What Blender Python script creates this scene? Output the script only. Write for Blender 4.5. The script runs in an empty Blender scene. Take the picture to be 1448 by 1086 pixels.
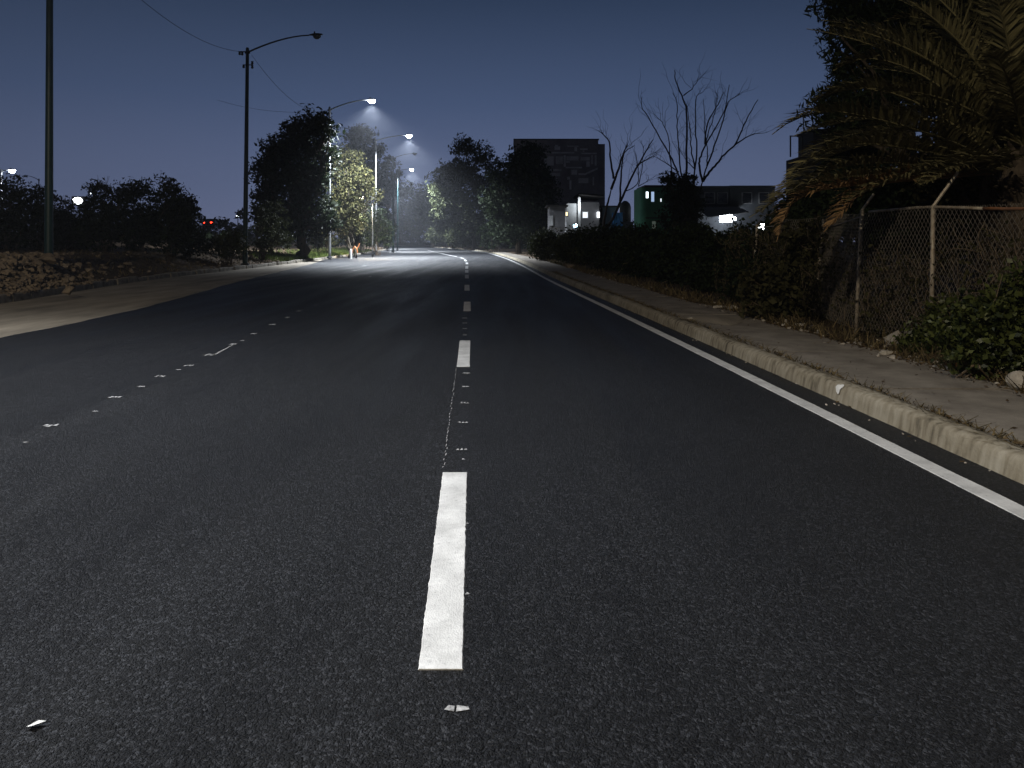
import bpy, math, random
import numpy as np
from mathutils import Vector, Matrix

random.seed(7)
RNG = np.random.default_rng(11)
R = math.radians
S = bpy.context.scene
COL = S.collection
EYE = 1.6
F = 1046.0            # focal length in photo pixels
HY = 340.0            # horizon row in the photo


def at(px, py, Y):
    """survey: photo pixel seen at distance Y -> world point"""
    return np.array([(px - 724.0) * Y / F, Y, EYE - (py - HY) * Y / F])


def gnd(px, py, z=0.0):
    Y = (EYE - z) * F / (py - HY)
    return np.array([(px - 724.0) * Y / F, Y, z])


# ------------------------------------------------------------------ curves of the road
class Curve:
    def __init__(self, pts):
        p = np.array(sorted(pts), float)
        self.y, self.x = p[:, 0], p[:, 1]
        self.m = np.gradient(self.x, self.y)

    def __call__(self, Y):
        Y = np.asarray(Y, float)
        i = np.clip(np.searchsorted(self.y, Y) - 1, 0, len(self.y) - 2)
        h = self.y[i + 1] - self.y[i]
        t = np.clip((Y - self.y[i]) / h, 0, 1)
        a, b = self.x[i], self.x[i + 1]
        ma, mb = self.m[i] * h, self.m[i + 1] * h
        return (2*t**3 - 3*t**2 + 1)*a + (t**3 - 2*t**2 + t)*ma + (-2*t**3 + 3*t**2)*b + (t**3 - t**2)*mb


edge_x = Curve([(-30, 4.7), (-10, 3.68), (4.35, 3.0), (7.6, 2.84), (14, 2.48), (28.8, 1.55), (47.8, .6), (70, -.9), (98, -3.6), (139, -11), (180, -22), (239, -42), (320, -80)])
centre_x = Curve([(-30, 1.3), (-10, .35), (2.75, -.266), (5.09, -.392), (9.35, -.617), (18, -1.09), (25, -1.52), (40, -2.45), (55.8, -3.45), (66, -4.4), (80, -6.8), (98, -10), (139, -17.2), (180, -28), (239, -48), (320, -86)])
lane_x = Curve([(-10, -3.2), (6.4, -3.98), (10.46, -4.18), (16.7, -4.75), (30, -5.7), (60, -8.6)])
left_x = Curve([(-30, -10.6), (0, -11.4), (10, -11.9), (18.2, -12.9), (29, -14.6), (41.8, -15.1), (64, -15.8), (100, -18.6), (139, -23.5), (180, -34), (239, -54), (320, -92)])
apron_x = Curve([(-30, -7.7), (0, -8.2), (12.1, -8.4), (15.2, -8.55), (27.9, -10.5), (40, -12.2), (52, -13.9), (60, -15.4), (66, -16.2)])


def kerb_x(Y):
    return edge_x(Y) + .38


def sstep(a, b, v):
    t = np.clip((v - a) / (b - a), 0, 1)
    return t * t * (3 - 2 * t)


def vnoise(x, y, seed=0):
    x = np.asarray(x, float); y = np.asarray(y, float)
    return (np.sin(x*1.7 + seed) * np.cos(y*1.3 - seed*2) + .6*np.sin(x*3.9 - y*2.7 + seed) + .4*np.sin(x*8.3 + y*7.1 + seed*3) + .25*np.sin(x*17.1 - y*14.3)) / 2.25


def zleft(X, Y):
    d = left_x(Y) - X
    rise = np.interp(Y, [0, 20, 35, 60, 90, 160], [1.0, 1.0, .8, .55, .45, .3])
    z = .16 + rise * sstep(.15, np.interp(Y, [27, 40], [1.9, 4.5]), d) + 1.7 * sstep(6, 30, d)
    return z + .10 * vnoise(X*.9, Y*.8, 2) * sstep(.2, 1.2, d)


def zright(X, Y):
    d = X - (kerb_x(Y) + 1.55)
    return .155 + .06 * sstep(.1, .8, d) + .6 * sstep(3, 16, d) + .05 * vnoise(X*1.3, Y*1.1, 5) * sstep(.1, .8, d)


# ------------------------------------------------------------------ materials
MATS = {}


def new_mat(name):
    m = bpy.data.materials.new(name); m.use_nodes = True
    nt = m.node_tree
    return m, nt, nt.nodes, nt.links, nt.nodes['Principled BSDF']


def simple(name, c1, c2=None, scale=6.0, rough=.8, metal=0.0, bump=0.0, bscale=None, detail=6, spec=.3, stretch=None):
    if name in MATS: return MATS[name]
    m, nt, N, L, bs = new_mat(name)
    c2 = c2 or tuple(v*.6 for v in c1)
    tc = N.new('ShaderNodeTexCoord')
    src = tc.outputs['Object']
    if stretch:
        mp = N.new('ShaderNodeMapping'); mp.inputs['Scale'].default_value = stretch
        L.new(src, mp.inputs['Vector']); src = mp.outputs['Vector']
    no = N.new('ShaderNodeTexNoise'); no.inputs['Scale'].default_value = scale; no.inputs['Detail'].default_value = detail
    no.inputs['Roughness'].default_value = .65
    L.new(src, no.inputs['Vector'])
    rp = N.new('ShaderNodeValToRGB')
    rp.color_ramp.elements[0].position = .32; rp.color_ramp.elements[1].position = .68
    rp.color_ramp.elements[0].color = (*c2, 1); rp.color_ramp.elements[1].color = (*c1, 1)
    L.new(no.outputs['Fac'], rp.inputs['Fac']); L.new(rp.outputs['Color'], bs.inputs['Base Color'])
    bs.inputs['Roughness'].default_value = rough; bs.inputs['Metallic'].default_value = metal
    bs.inputs['Specular IOR Level'].default_value = spec
    if bump:
        n2 = N.new('ShaderNodeTexNoise'); n2.inputs['Scale'].default_value = bscale or scale*4; n2.inputs['Detail'].default_value = 5
        L.new(src, n2.inputs['Vector'])
        b = N.new('ShaderNodeBump'); b.inputs['Strength'].default_value = bump; b.inputs['Distance'].default_value = .03
        L.new(n2.outputs['Fac'], b.inputs['Height']); L.new(b.outputs['Normal'], bs.inputs['Normal'])
    MATS[name] = m
    return m


def leafmat(name, c1, c2, scale=3.0, rough=.65, spec=.1):
    """foliage: leaf to leaf variation through the geometry's random island value"""
    if name in MATS: return MATS[name]
    m, nt, N, L, bs = new_mat(name)
    ge = N.new('ShaderNodeNewGeometry')
    rp = N.new('ShaderNodeValToRGB')
    rp.color_ramp.elements[0].color = (*c2, 1); rp.color_ramp.elements[1].color = (*c1, 1)
    L.new(ge.outputs['Random Per Island'], rp.inputs['Fac'])
    L.new(rp.outputs['Color'], bs.inputs['Base Color'])
    bs.inputs['Roughness'].default_value = rough; bs.inputs['Specular IOR Level'].default_value = spec
    tr = N.new('ShaderNodeBsdfTranslucent'); mx = N.new('ShaderNodeMixShader'); mx.inputs['Fac'].default_value = .18
    L.new(rp.outputs['Color'], tr.inputs['Color'])
    out = N['Material Output']
    L.new(bs.outputs['BSDF'], mx.inputs[1]); L.new(tr.outputs['BSDF'], mx.inputs[2]); L.new(mx.outputs['Shader'], out.inputs['Surface'])
    MATS[name] = m
    return m


def emit(name, col, strength):
    if name in MATS: return MATS[name]
    m, nt, N, L, bs = new_mat(name)
    bs.inputs['Base Color'].default_value = (.5, .5, .5, 1)
    bs.inputs['Emission Color'].default_value = (*col, 1); bs.inputs['Emission Strength'].default_value = strength
    MATS[name] = m
    return m


def asphalt_mat():
    m, nt, N, L, bs = new_mat('asphalt')
    tc = N.new('ShaderNodeTexCoord')
    def vor(scale, feat='F1', src=None):
        v = N.new('ShaderNodeTexVoronoi'); v.inputs['Scale'].default_value = scale; v.feature = feat
        L.new(src or tc.outputs['Object'], v.inputs['Vector']); return v
    def noise(scale, detail=4, src=None):
        n = N.new('ShaderNodeTexNoise'); n.inputs['Scale'].default_value = scale; n.inputs['Detail'].default_value = detail
        L.new(src or tc.outputs['Object'], n.inputs['Vector']); return n
    def math_(op, a, b):
        n = N.new('ShaderNodeMath'); n.operation = op
        for i, v in enumerate((a, b)):
            if isinstance(v, (int, float)): n.inputs[i].default_value = v
            else: L.new(v, n.inputs[i])
        return n.outputs[0]
    # warped coordinates so that the grains are irregular, worm-like
    wn = noise(60, 2); 
    mixv = N.new('ShaderNodeVectorMath'); mixv.operation = 'MULTIPLY_ADD'
    L.new(wn.outputs['Color'], mixv.inputs[0]); mixv.inputs[1].default_value = (.018, .018, .018); L.new(tc.outputs['Object'], mixv.inputs[2])
    v1 = vor(88, 'F1', mixv.outputs['Vector']); v2 = vor(180, 'F1', mixv.outputs['Vector'])
    n1 = noise(150, 4)
    h = math_('ADD', math_('MULTIPLY', v1.outputs['Distance'], -1.0), math_('MULTIPLY', v2.outputs['Distance'], -.5))
    h = math_('ADD', h, math_('MULTIPLY', n1.outputs['Fac'], 1.3))
    b = N.new('ShaderNodeBump'); b.inputs['Strength'].default_value = 1.0; b.inputs['Distance'].default_value = .016
    L.new(h, b.inputs['Height']); L.new(b.outputs['Normal'], bs.inputs['Normal'])
    # aggregate colour: a few paler stones in dark binder, soft patches of wear
    cell = N.new('ShaderNodeSeparateColor'); L.new(v1.outputs['Color'], cell.inputs[0])
    rp = N.new('ShaderNodeValToRGB'); e = rp.color_ramp.elements
    e[0].position = .0; e[0].color = (.005, .0056, .0068, 1); e[1].position = 1; e[1].color = (.048, .051, .059, 1)
    k = e.new(.7); k.color = (.0145, .0157, .019, 1)
    L.new(cell.outputs[0], rp.inputs['Fac'])
    big = noise(.35, 5); mp = N.new('ShaderNodeMapping'); mp.inputs['Scale'].default_value = (1.6, .12, 1); mp.inputs['Rotation'].default_value = (0, 0, R(3))
    L.new(tc.outputs['Object'], mp.inputs['Vector']); trk = noise(1.0, 5, mp.outputs['Vector'])
    w = math_('MULTIPLY', big.outputs['Fac'], trk.outputs['Fac'])
    mr = N.new('ShaderNodeMapRange'); mr.inputs[1].default_value = .12; mr.inputs[2].default_value = .42; mr.inputs[3].default_value = .72; mr.inputs[4].default_value = 1.25
    L.new(w, mr.inputs[0])
    vm = N.new('ShaderNodeVectorMath'); vm.operation = 'SCALE'; L.new(rp.outputs['Color'], vm.inputs[0]); L.new(mr.outputs[0], vm.inputs['Scale'])
    L.new(vm.outputs['Vector'], bs.inputs['Base Color'])
    ro = N.new('ShaderNodeMapRange'); ro.inputs[1].default_value = .3; ro.inputs[2].default_value = .7; ro.inputs[3].default_value = .44; ro.inputs[4].default_value = .64
    L.new(trk.outputs['Fac'], ro.inputs[0]); L.new(ro.outputs[0], bs.inputs['Roughness'])
    bs.inputs['Specular IOR Level'].default_value = .30
    return m


def paint_mat():
    m, nt, N, L, bs = new_mat('road_paint')
    tc = N.new('ShaderNodeTexCoord')
    n = N.new('ShaderNodeTexNoise'); n.inputs['Scale'].default_value = 38; n.inputs['Detail'].default_value = 6; n.inputs['Roughness'].default_value = .7
    L.new(tc.outputs['Object'], n.inputs['Vector'])
    rp = N.new('ShaderNodeValToRGB'); e = rp.color_ramp.elements
    e[0].position = .30; e[0].color = (.22, .22, .22, 1); e[1].position = .37; e[1].color = (.58, .58, .575, 1)
    k = e.new(.62); k.color = (.68, .68, .67, 1)
    L.new(n.outputs['Fac'], rp.inputs['Fac']); 
    n2 = N.new('ShaderNodeTexNoise'); n2.inputs['Scale'].default_value = 5; L.new(tc.outputs['Object'], n2.inputs['Vector'])
    mr = N.new('ShaderNodeMapRange'); mr.inputs[1].default_value = .3; mr.inputs[2].default_value = .7; mr.inputs[3].default_value = .72; mr.inputs[4].default_value = 1.0
    L.new(n2.outputs['Fac'], mr.inputs[0])
    vm = N.new('ShaderNodeVectorMath'); vm.operation = 'SCALE'; L.new(rp.outputs['Color'], vm.inputs[0]); L.new(mr.outputs[0], vm.inputs['Scale'])
    L.new(vm.outputs['Vector'], bs.inputs['Base Color'])
    v = N.new('ShaderNodeTexVoronoi'); v.inputs['Scale'].default_value = 120; L.new(tc.outputs['Object'], v.inputs['Vector'])
    b = N.new('ShaderNodeBump'); b.inputs['Strength'].default_value = .35; b.inputs['Distance'].default_value = .004
    L.new(v.outputs['Distance'], b.inputs['Height']); L.new(b.outputs['Normal'], bs.inputs['Normal'])
    bs.inputs['Roughness'].default_value = .65
    return m


def kerb_mat():
    m, nt, N, L, bs = new_mat('kerb_concrete')
    tc = N.new('ShaderNodeTexCoord')
    mp = N.new('ShaderNodeMapping'); mp.inputs['Scale'].default_value = (16, 16, 2.2); L.new(tc.outputs['Object'], mp.inputs['Vector'])
    n1 = N.new('ShaderNodeTexNoise'); n1.inputs['Scale'].default_value = 1.0; n1.inputs['Detail'].default_value = 7; L.new(mp.outputs['Vector'], n1.inputs['Vector'])
    n2 = N.new('ShaderNodeTexNoise'); n2.inputs['Scale'].default_value = 1.1; n2.inputs['Detail'].default_value = 6; L.new(tc.outputs['Object'], n2.inputs['Vector'])
    mx = N.new('ShaderNodeMath'); mx.operation = 'MULTIPLY_ADD'; L.new(n1.outputs['Fac'], mx.inputs[0]); mx.inputs[1].default_value = .6
    ml = N.new('ShaderNodeMath'); ml.operation = 'MULTIPLY'; ml.inputs[1].default_value = .42; L.new(n2.outputs['Fac'], ml.inputs[0]); L.new(ml.outputs[0], mx.inputs[2])
    rp = N.new('ShaderNodeValToRGB'); e = rp.color_ramp.elements
    e[0].position = .34; e[0].color = (.06, .052, .04, 1); e[1].position = .66; e[1].color = (.36, .33, .265, 1)
    k = e.new(.48); k.color = (.24, .21, .155, 1)
    L.new(mx.outputs[0], rp.inputs['Fac']); L.new(rp.outputs['Color'], bs.inputs['Base Color'])
    n3 = N.new('ShaderNodeTexNoise'); n3.inputs['Scale'].default_value = 45; n3.inputs['Detail'].default_value = 5; L.new(tc.outputs['Object'], n3.inputs['Vector'])
    b = N.new('ShaderNodeBump'); b.inputs['Strength'].default_value = .5; b.inputs['Distance'].default_value = .012
    L.new(n3.outputs['Fac'], b.inputs['Height']); L.new(b.outputs['Normal'], bs.inputs['Normal'])
    bs.inputs['Roughness'].default_value = .9; bs.inputs['Specular IOR Level'].default_value = .2
    return m


M_ASPH = asphalt_mat(); M_PAINT = paint_mat(); M_KERB = kerb_mat()
M_SIDE = simple('pavement_concrete', (.29, .262, .225), (.15, .132, .112), 2.2, .92, bump=.35, bscale=60, detail=9, spec=.2)
M_APRON = simple('apron_concrete', (.40, .35, .28), (.17, .15, .12), 1.3, .92, bump=.3, bscale=40, detail=9, spec=.2, stretch=(1, .25, 1))
M_SOIL = simple('soil', (.14, .10, .066), (.05, .036, .025), 2.5, .97, bump=.9, bscale=14, detail=9, spec=.1)
M_SOILR = simple('soil_dark', (.085, .06, .04), (.03, .022, .015), 3, .97, bump=.9, bscale=16, detail=9, spec=.1)
M_GROUND = simple('ground_earth', (.06, .05, .035), (.03, .026, .02), .3, .97, spec=.1)
M_OLDKERB = simple('old_kerb_stone', (.30, .27, .22), (.10, .09, .075), 3, .9, bump=.6, bscale=25, detail=8, spec=.2)
M_RUBBLE = simple('rubble_stone', (.33, .265, .195), (.12, .092, .065), 5, .95, bump=.6, bscale=30, spec=.1)
M_STONE = simple('pale_stone', (.50, .46, .40), (.27, .24, .20), 7, .9, bump=.5, bscale=40, spec=.2)
M_POLE = simple('pole_paint', (.012, .042, .044), (.008, .026, .028), 4, .45, spec=.4)
M_GALV = simple('galvanised', (.42, .43, .44), (.28, .29, .30), 5, .42, metal=.55)
M_DARKMET = simple('dark_metal', (.05, .052, .055), (.025, .026, .028), 6, .5, metal=.3)
M_WIRE = simple('wire_black', (.02, .02, .022), (.015, .015, .016), 4, .6)
M_BARK = simple('bark', (.10, .08, .06), (.035, .028, .022), 6, .95, bump=.8, bscale=22, spec=.1, stretch=(1, 1, .25))
M_BARKPALE = simple('pale_bark', (.15, .13, .10), (.07, .06, .045), 6, .9, bump=.6, bscale=22, spec=.1, stretch=(1, 1, .25))
M_BARE = simple('bare_bark', (.055, .045, .04), (.025, .02, .018), 6, .95)
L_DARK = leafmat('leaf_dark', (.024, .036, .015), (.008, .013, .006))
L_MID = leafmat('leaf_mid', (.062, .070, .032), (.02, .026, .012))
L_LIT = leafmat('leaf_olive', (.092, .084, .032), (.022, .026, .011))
L_IVY = leafmat('leaf_ivy', (.085, .10, .026), (.010, .018, .006), rough=.45, spec=.3)
L_DRY = leafmat('leaf_dry', (.17, .115, .06), (.05, .035, .022))
L_BROWNISH = leafmat('leaf_brown_green', (.062, .058, .026), (.018, .018, .009))
L_FROND = leafmat('frond_green', (.22, .195, .095), (.06, .055, .03), rough=.5)
L_FRONDDRY = leafmat('frond_dry', (.32, .20, .095), (.14, .085, .042), rough=.6)
L_GRASS = leafmat('grass_green', (.13, .17, .035), (.04, .065, .018))
L_GRASSDRY = leafmat('grass_dry', (.20, .15, .075), (.06, .05, .028))
M_FENCE = simple('fence_steel', (.46, .42, .35), (.24, .19, .14), 9, .6, metal=.25)
M_RUST = simple('rusty_rail', (.36, .15, .055), (.16, .09, .06), 5, .8)
M_MESH = simple('fence_wire', (.22, .20, .175), (.10, .09, .08), 9, .6, metal=.1)
M_PLANK = simple('old_plank', (.28, .2, .13), (.13, .09, .06), 4, .9, bump=.4, stretch=(.5, 6, 6))
M_WHITEP = simple('white_paint', (.78, .78, .76), (.6, .6, .58), 8, .6)
M_ORANGE = simple('orange_plastic', (.50, .19, .07), (.33, .12, .045), 8, .6)
M_GLASSDARK = simple('dark_glass', (.02, .022, .026), (.012, .013, .016), 2, .15, spec=.6)


# ------------------------------------------------------------------ mesh builder
class MB:
    def __init__(self):
        self.v = []; self.f = []; self.n = 0; self.mi = []

    def add(self, v, f, mi=0):
        v = np.asarray(v, float).reshape(-1, 3)
        for q in f: self.f.append(tuple(int(i) + self.n for i in q)); self.mi.append(mi)
        self.v.append(v); self.n += len(v)

    def box(self, lo, hi, mi=0, rot=0, about=None):
        (a, b, c), (d, e, g) = lo, hi
        v = np.array([(a,b,c),(d,b,c),(d,e,c),(a,e,c),(a,b,g),(d,b,g),(d,e,g),(a,e,g)], float)
        if rot:
            o = np.array(about if about is not None else ((a+d)/2, (b+e)/2, 0.0)); cs, sn = math.cos(rot), math.sin(rot)
            p = v - o; v = np.stack([p[:,0]*cs - p[:,1]*sn, p[:,0]*sn + p[:,1]*cs, p[:,2]], 1) + o
        self.add(v, [(0,3,2,1),(4,5,6,7),(0,1,5,4),(1,2,6,5),(2,3,7,6),(3,0,4,7)], mi)

    def tube(self, path, rad, sides=8, cap=True, mi=0):
        P = np.asarray(path, float); n = len(P)
        rad = np.broadcast_to(np.asarray(rad, float), (n,)) if np.ndim(rad) == 0 else np.asarray(rad, float)
        T = np.gradient(P, axis=0); T /= np.linalg.norm(T, axis=1)[:, None] + 1e-9
        ref = np.array([0, 0, 1.0]) if abs(T[0][2]) < .9 else np.array([0, 1.0, 0])
        rings = []
        u = np.cross(T[0], ref); u /= np.linalg.norm(u)
        for i in range(n):
            u = u - T[i] * np.dot(u, T[i]); u /= np.linalg.norm(u) + 1e-9
            w = np.cross(T[i], u)
            a = np.arange(sides) * 2 * math.pi / sides
            rings.append(P[i] + rad[i] * (np.cos(a)[:, None]*u + np.sin(a)[:, None]*w))
        f = []
        for i in range(n - 1):
            for k in range(sides):
                k2 = (k + 1) % sides
                f.append((i*sides + k, i*sides + k2, (i+1)*sides + k2, (i+1)*sides + k))
        if cap:
            f.append(tuple(range(sides))[::-1]); f.append(tuple((n-1)*sides + k for k in range(sides)))
        self.add(np.concatenate(rings), f, mi)

    def sheet(self, rows, mi=0):
        """rows: list of equal length point rows -> quads"""
        A = np.array(rows, float); r, c = A.shape[:2]
        f = [(i*c + j, i*c + j + 1, (i+1)*c + j + 1, (i+1)*c + j) for i in range(r-1) for j in range(c-1)]
        self.add(A.reshape(-1, 3), f, mi)

    def blob(self, c, r, rng, sub=2, rough=.25, flat=1.0, mi=0):
        v, f = ICO[sub]
        d = np.ones(len(v))
        for k in range(6):
            ax = rng.normal(size=3); ax /= np.linalg.norm(ax); s = v @ ax
            d -= rough * np.clip(s - rng.uniform(.35, .75), 0, 1) * 1.5
        r = np.asarray(r) * np.array([1, 1, flat]) if np.ndim(r) else np.array([r, r, r*flat])
        rot = rng.uniform(0, 6.28); cs, sn = math.cos(rot), math.sin(rot)
        p = v * d[:, None] * r
        p = np.stack([p[:,0]*cs - p[:,1]*sn, p[:,0]*sn + p[:,1]*cs, p[:,2]], 1)
        self.add(p + np.asarray(c), f, mi)


_hull = {}
def hull_stone(rng):
    k = int(rng.integers(0, 40))
    if k not in _hull:
        import bmesh
        r = np.random.default_rng(900 + k); bm = bmesh.new()
        for p in r.normal(size=(13, 3)): p = p/np.linalg.norm(p)*r.uniform(.7, 1.05); bm.verts.new(p)
        res = bmesh.ops.convex_hull(bm, input=bm.verts[:]); 
        bmesh.ops.delete(bm, geom=[v for v in bm.verts if not v.link_faces], context='VERTS')
        bm.verts.index_update(); _hull[k] = (np.array([v.co[:] for v in bm.verts]), [tuple(v.index for v in f.verts) for f in bm.faces]); bm.free()
    return _hull[k]


def chunk(mb, c, r, rng):
    v, f = hull_stone(rng); a = rng.uniform(0, 6.28); cs, sn = math.cos(a), math.sin(a)
    p = v*np.asarray(r); p = np.stack([p[:, 0]*cs - p[:, 1]*sn, p[:, 0]*sn + p[:, 1]*cs, p[:, 2]], 1)
    mb.add(p + np.asarray(c), f)


def _ico(sub):
    import bmesh
    bm = bmesh.new(); bmesh.ops.create_icosphere(bm, subdivisions=sub, radius=1)
    v = np.array([q.co[:] for q in bm.verts]); f = [tuple(q.index for q in fc.verts) for fc in bm.faces]; bm.free()
    return v, f


ICO = {1: _ico(1), 2: _ico(2), 3: _ico(3)}


def link(name, me, mat, parent=None, smooth=False):
    for m in ([] if mat is None else mat if isinstance(mat, (list, tuple)) else [mat]): me.materials.append(m)
    if smooth: me.polygons.foreach_set('use_smooth', [True]*len(me.polygons))
    o = bpy.data.objects.new(name, me); COL.objects.link(o)
    if parent is not None: o.parent = parent
    return o


def world_loc(o):
    p = np.zeros(3)
    while o is not None:
        p = p + np.array(o.location[:]); o = o.parent
    return p


def obj(name, mb, mat, parent=None, smooth=False, origin=None):
    """mb holds world coordinates; the mesh is stored relative to its parent (or its own origin)"""
    V = np.concatenate(mb.v); off = world_loc(parent) if parent is not None else (np.asarray(origin, float) if origin is not None else np.zeros(3))
    me = bpy.data.meshes.new(name); me.from_pydata((V - off).tolist(), [], mb.f)
    if any(mb.mi): me.polygons.foreach_set('material_index', mb.mi)
    me.update()
    o = link(name, me, mat, parent, smooth)
    if parent is None and origin is not None: o.location = [float(q) for q in origin]
    return o


def quads_obj(name, V, mat, parent=None, origin=None, nper=4):
    """V: (n, nper, 3) array of separate polygons"""
    n = len(V); off = world_loc(parent) if parent is not None else (np.asarray(origin, float) if origin is not None else np.zeros(3))
    me = bpy.data.meshes.new(name)
    me.vertices.add(n*nper); me.vertices.foreach_set('co', (V.reshape(-1, 3) - off).astype(np.float32).ravel())
    me.loops.add(n*nper); me.loops.foreach_set('vertex_index', np.arange(n*nper, dtype=np.int32))
    me.polygons.add(n); me.polygons.foreach_set('loop_start', np.arange(0, n*nper, nper, dtype=np.int32))
    me.update(calc_edges=True)
    o = link(name, me, mat, parent)
    if parent is None and origin is not None: o.location = [float(q) for q in origin]
    return o


def tag(o, label=None, cat=None, group=None, kind=None):
    if label: o['label'] = label
    if cat: o['category'] = cat
    if group: o['group'] = group
    if kind: o['kind'] = kind
    return o


def thing(name, loc, label, cat, group=None):
    o = bpy.data.objects.new(name, None); COL.objects.link(o); o.location = [float(q) for q in loc]; o.empty_display_size = .3
    return tag(o, label, cat, group)


def structure(name, mb, mat, smooth=False):
    o = obj(name, mb, mat, None, smooth); o['kind'] = 'structure'; return o


# ------------------------------------------------------------------ setting: ground, road, kerbs
YS = np.concatenate([np.arange(-14, 20, .5), np.arange(20, 80, 1.0), np.arange(80, 320.1, 4.0)])

g = MB(); g.sheet([[(x, y, -.07) for x in np.linspace(-430, 430, 9)] for y in np.linspace(-60, 430, 7)])
structure('ground', g, M_GROUND)

def aleft(Y):
    return np.where(np.asarray(Y) < 62, np.maximum(apron_x(Y), left_x(Y) - .6), left_x(Y) - .3)

g = MB()
rows = []
for y in YS:
    xl = float(aleft(y)) + .03*math.sin(y*1.9) + .02*math.sin(y*5.3); xr = float(kerb_x(y)) + .03
    rows.append([(xl, y, -.045), (xl, y, 0)] + [(xl + (xr - xl)*t, y, 0) for t in np.linspace(.02, 1, 8)])
g.sheet(rows); structure('road', g, M_ASPH)

g = MB()
ya = np.arange(-14, 66, .5)
g.sheet([[(float(left_x(y)) - .2, y, -.012), (float(left_x(y))*.5 + float(apron_x(y))*.5, y, -.016), (float(apron_x(y)) + .6, y, -.02)] for y in ya])
structure('roadside_apron', g, M_APRON)


def strip(mb, f, w, y0, y1, z, step=.25, jag=0.0, h=.0):
    n = max(2, int((y1 - y0)/step) + 1); rows = []
    for i, y in enumerate(np.linspace(y0, y1, n)):
        x = float(f(y)); j1, j2 = RNG.normal(0, jag, 2)
        rows.append([(x - w/2 + j1, y, 0.001), (x - w/2 + j1 + .004, y, z), (x + w/2 + j2 - .004, y, z), (x + w/2 + j2, y, 0.001)])
    rows = [[(a, b, 0.001) for a, b, c in rows[0]]] + rows + [[(a, b, 0.001) for a, b, c in rows[-1]]]
    mb.sheet(rows)


# centre dashes, surveyed in the photo as (near row, far row)
g = MB()
for pn, pf in [(948, 669), (519, 482), (440, 427), (411, 403), (393.7, 388.7), (385.6, 382.2), (380, 376.4), (373.6, 371.4), (369.4, 367.2), (366, 364.4)]:
    strip(g, centre_x, .168, EYE*F/(pn - HY), EYE*F/(pf - HY), .006, step=.03 if pn > 600 else .4, jag=.0014)
strip(g, centre_x, .10, 72, 120, .006, step=2)
structure('centre_line_marking', g, M_PAINT)
g = MB(); strip(g, edge_x, .15, -12, 240, .006, step=.3, jag=.002); structure('edge_line_marking', g, M_PAINT)
# worn guide ticks and chalk line left by the road crew
g = MB()
def tick(px, py, wpx, dpy, rot=0.0):
    p = gnd(px, py); w = wpx*p[1]/F; d = max(.018, dpy * p[1]**2/(EYE*F))
    k = 3 if wpx > 12 else 1
    for i in range(k):
        a = p[0] - w/2 + w*i/k + RNG.uniform(0, .1)*w/k; b = p[0] - w/2 + w*(i + 1)/k - RNG.uniform(0, .12)*w/k
        d1, d2, o = RNG.uniform(.5, 1.1)*d, RNG.uniform(.5, 1.1)*d, RNG.normal(0, .12)*d
        g.add([(a, p[1]-d1/2+o, .005), (b, p[1]-d2/2+o, .005), (b-.01, p[1]+d2/2+o, .005), ((a+b)/2, p[1]+d1*.55+o, .005), (a+.008, p[1]+d1/2+o, .005)], [(0, 1, 2, 3, 4)])
for px, py, w, d in [(660, 528, 12, 1.5), (659, 547, 12, 1.5), (657, 570, 13, 2), (655, 597.6, 15, 2), (653, 636, 17, 3), (655, 650, 6, 1.5), (661, 741, 6, 2), (661, 841, 8, 3), (657, 457, 8, 1), (657, 450, 8, 1), (657, 465, 8, 1), (657, 474, 8, 1)]:
    tick(px, py, w, d)
for px, py, w, d in [(72, 602, 20, 3), (37, 626, 9, 1), (135, 582, 9, 1), (163, 562, 18, 2.5), (200, 547, 12, 1), (228, 532, 14, 2), (253, 523, 9, 1.2), (268, 517, 13, 2), (297, 502, 13, 3), (330, 487, 11, 1.6), (342, 482, 7, 1), (359, 472, 10, 1.6), (386, 459, 10, 1.4), (407, 449, 7, 1), (423, 440, 8, 1), (445, 432, 5, .8), (500, 383, 7, 1.2), (515, 376, 7, .8), (523, 391, 4, .8)]:
    tick(px, py, w, d)
# arrow-shaped scrap ahead of the camera and the thin oblique scratch in the left lane
for q in ([(628, 1003), (642, 1006), (643, 998), (634, 997)], [(645, 1006), (664, 1003), (662, 999), (646, 997)]):
    g.add([gnd(a, b, .005) for a, b in q], [(0, 1, 2, 3)])
g.add([gnd(300, 502, .005), gnd(306, 501, .005), gnd(332, 486.6, .005), gnd(330, 487, .005)], [(0, 1, 2, 3)])
y = 5.2
while y < 9.2:
    l = RNG.uniform(.02, .09); x = float(centre_x(y)) - .088 + RNG.normal(0, .004)
    g.add([(x, y, .005), (x + .006, y, .005), (x + .006, y + l, .005), (x, y + l, .005)], [(0, 1, 2, 3)]); y += l + RNG.uniform(.01, .07)
structure('guide_tick_marking', g, simple('worn_paint', (.50, .50, .50), (.06, .06, .062), 30, .75, detail=8))

# right kerb: rounded, worn, stained
g = MB(); rows = []
for y in np.concatenate([np.arange(-14, 20, .12), np.arange(20, 70, .6), np.arange(70, 300, 4)]):
    x = float(kerb_x(y)); w = .006*math.sin(y*1.3) + RNG.normal(0, .003)
    t = .008*math.sin(y*1.1) + RNG.normal(0, .003)
    prof = [(-.01, -.03), (0 + w, .02), (.012 + w, .10), (.028, .165 + t), (.05, .19 + t), (.09, .203 + t), (.15, .206 + t), (.215, .202 + t), (.225, .17)]
    rows.append([(x + a, y, b*.82) for a, b in prof])
g.sheet(rows); structure('kerb', g, M_KERB, smooth=True)
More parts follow.
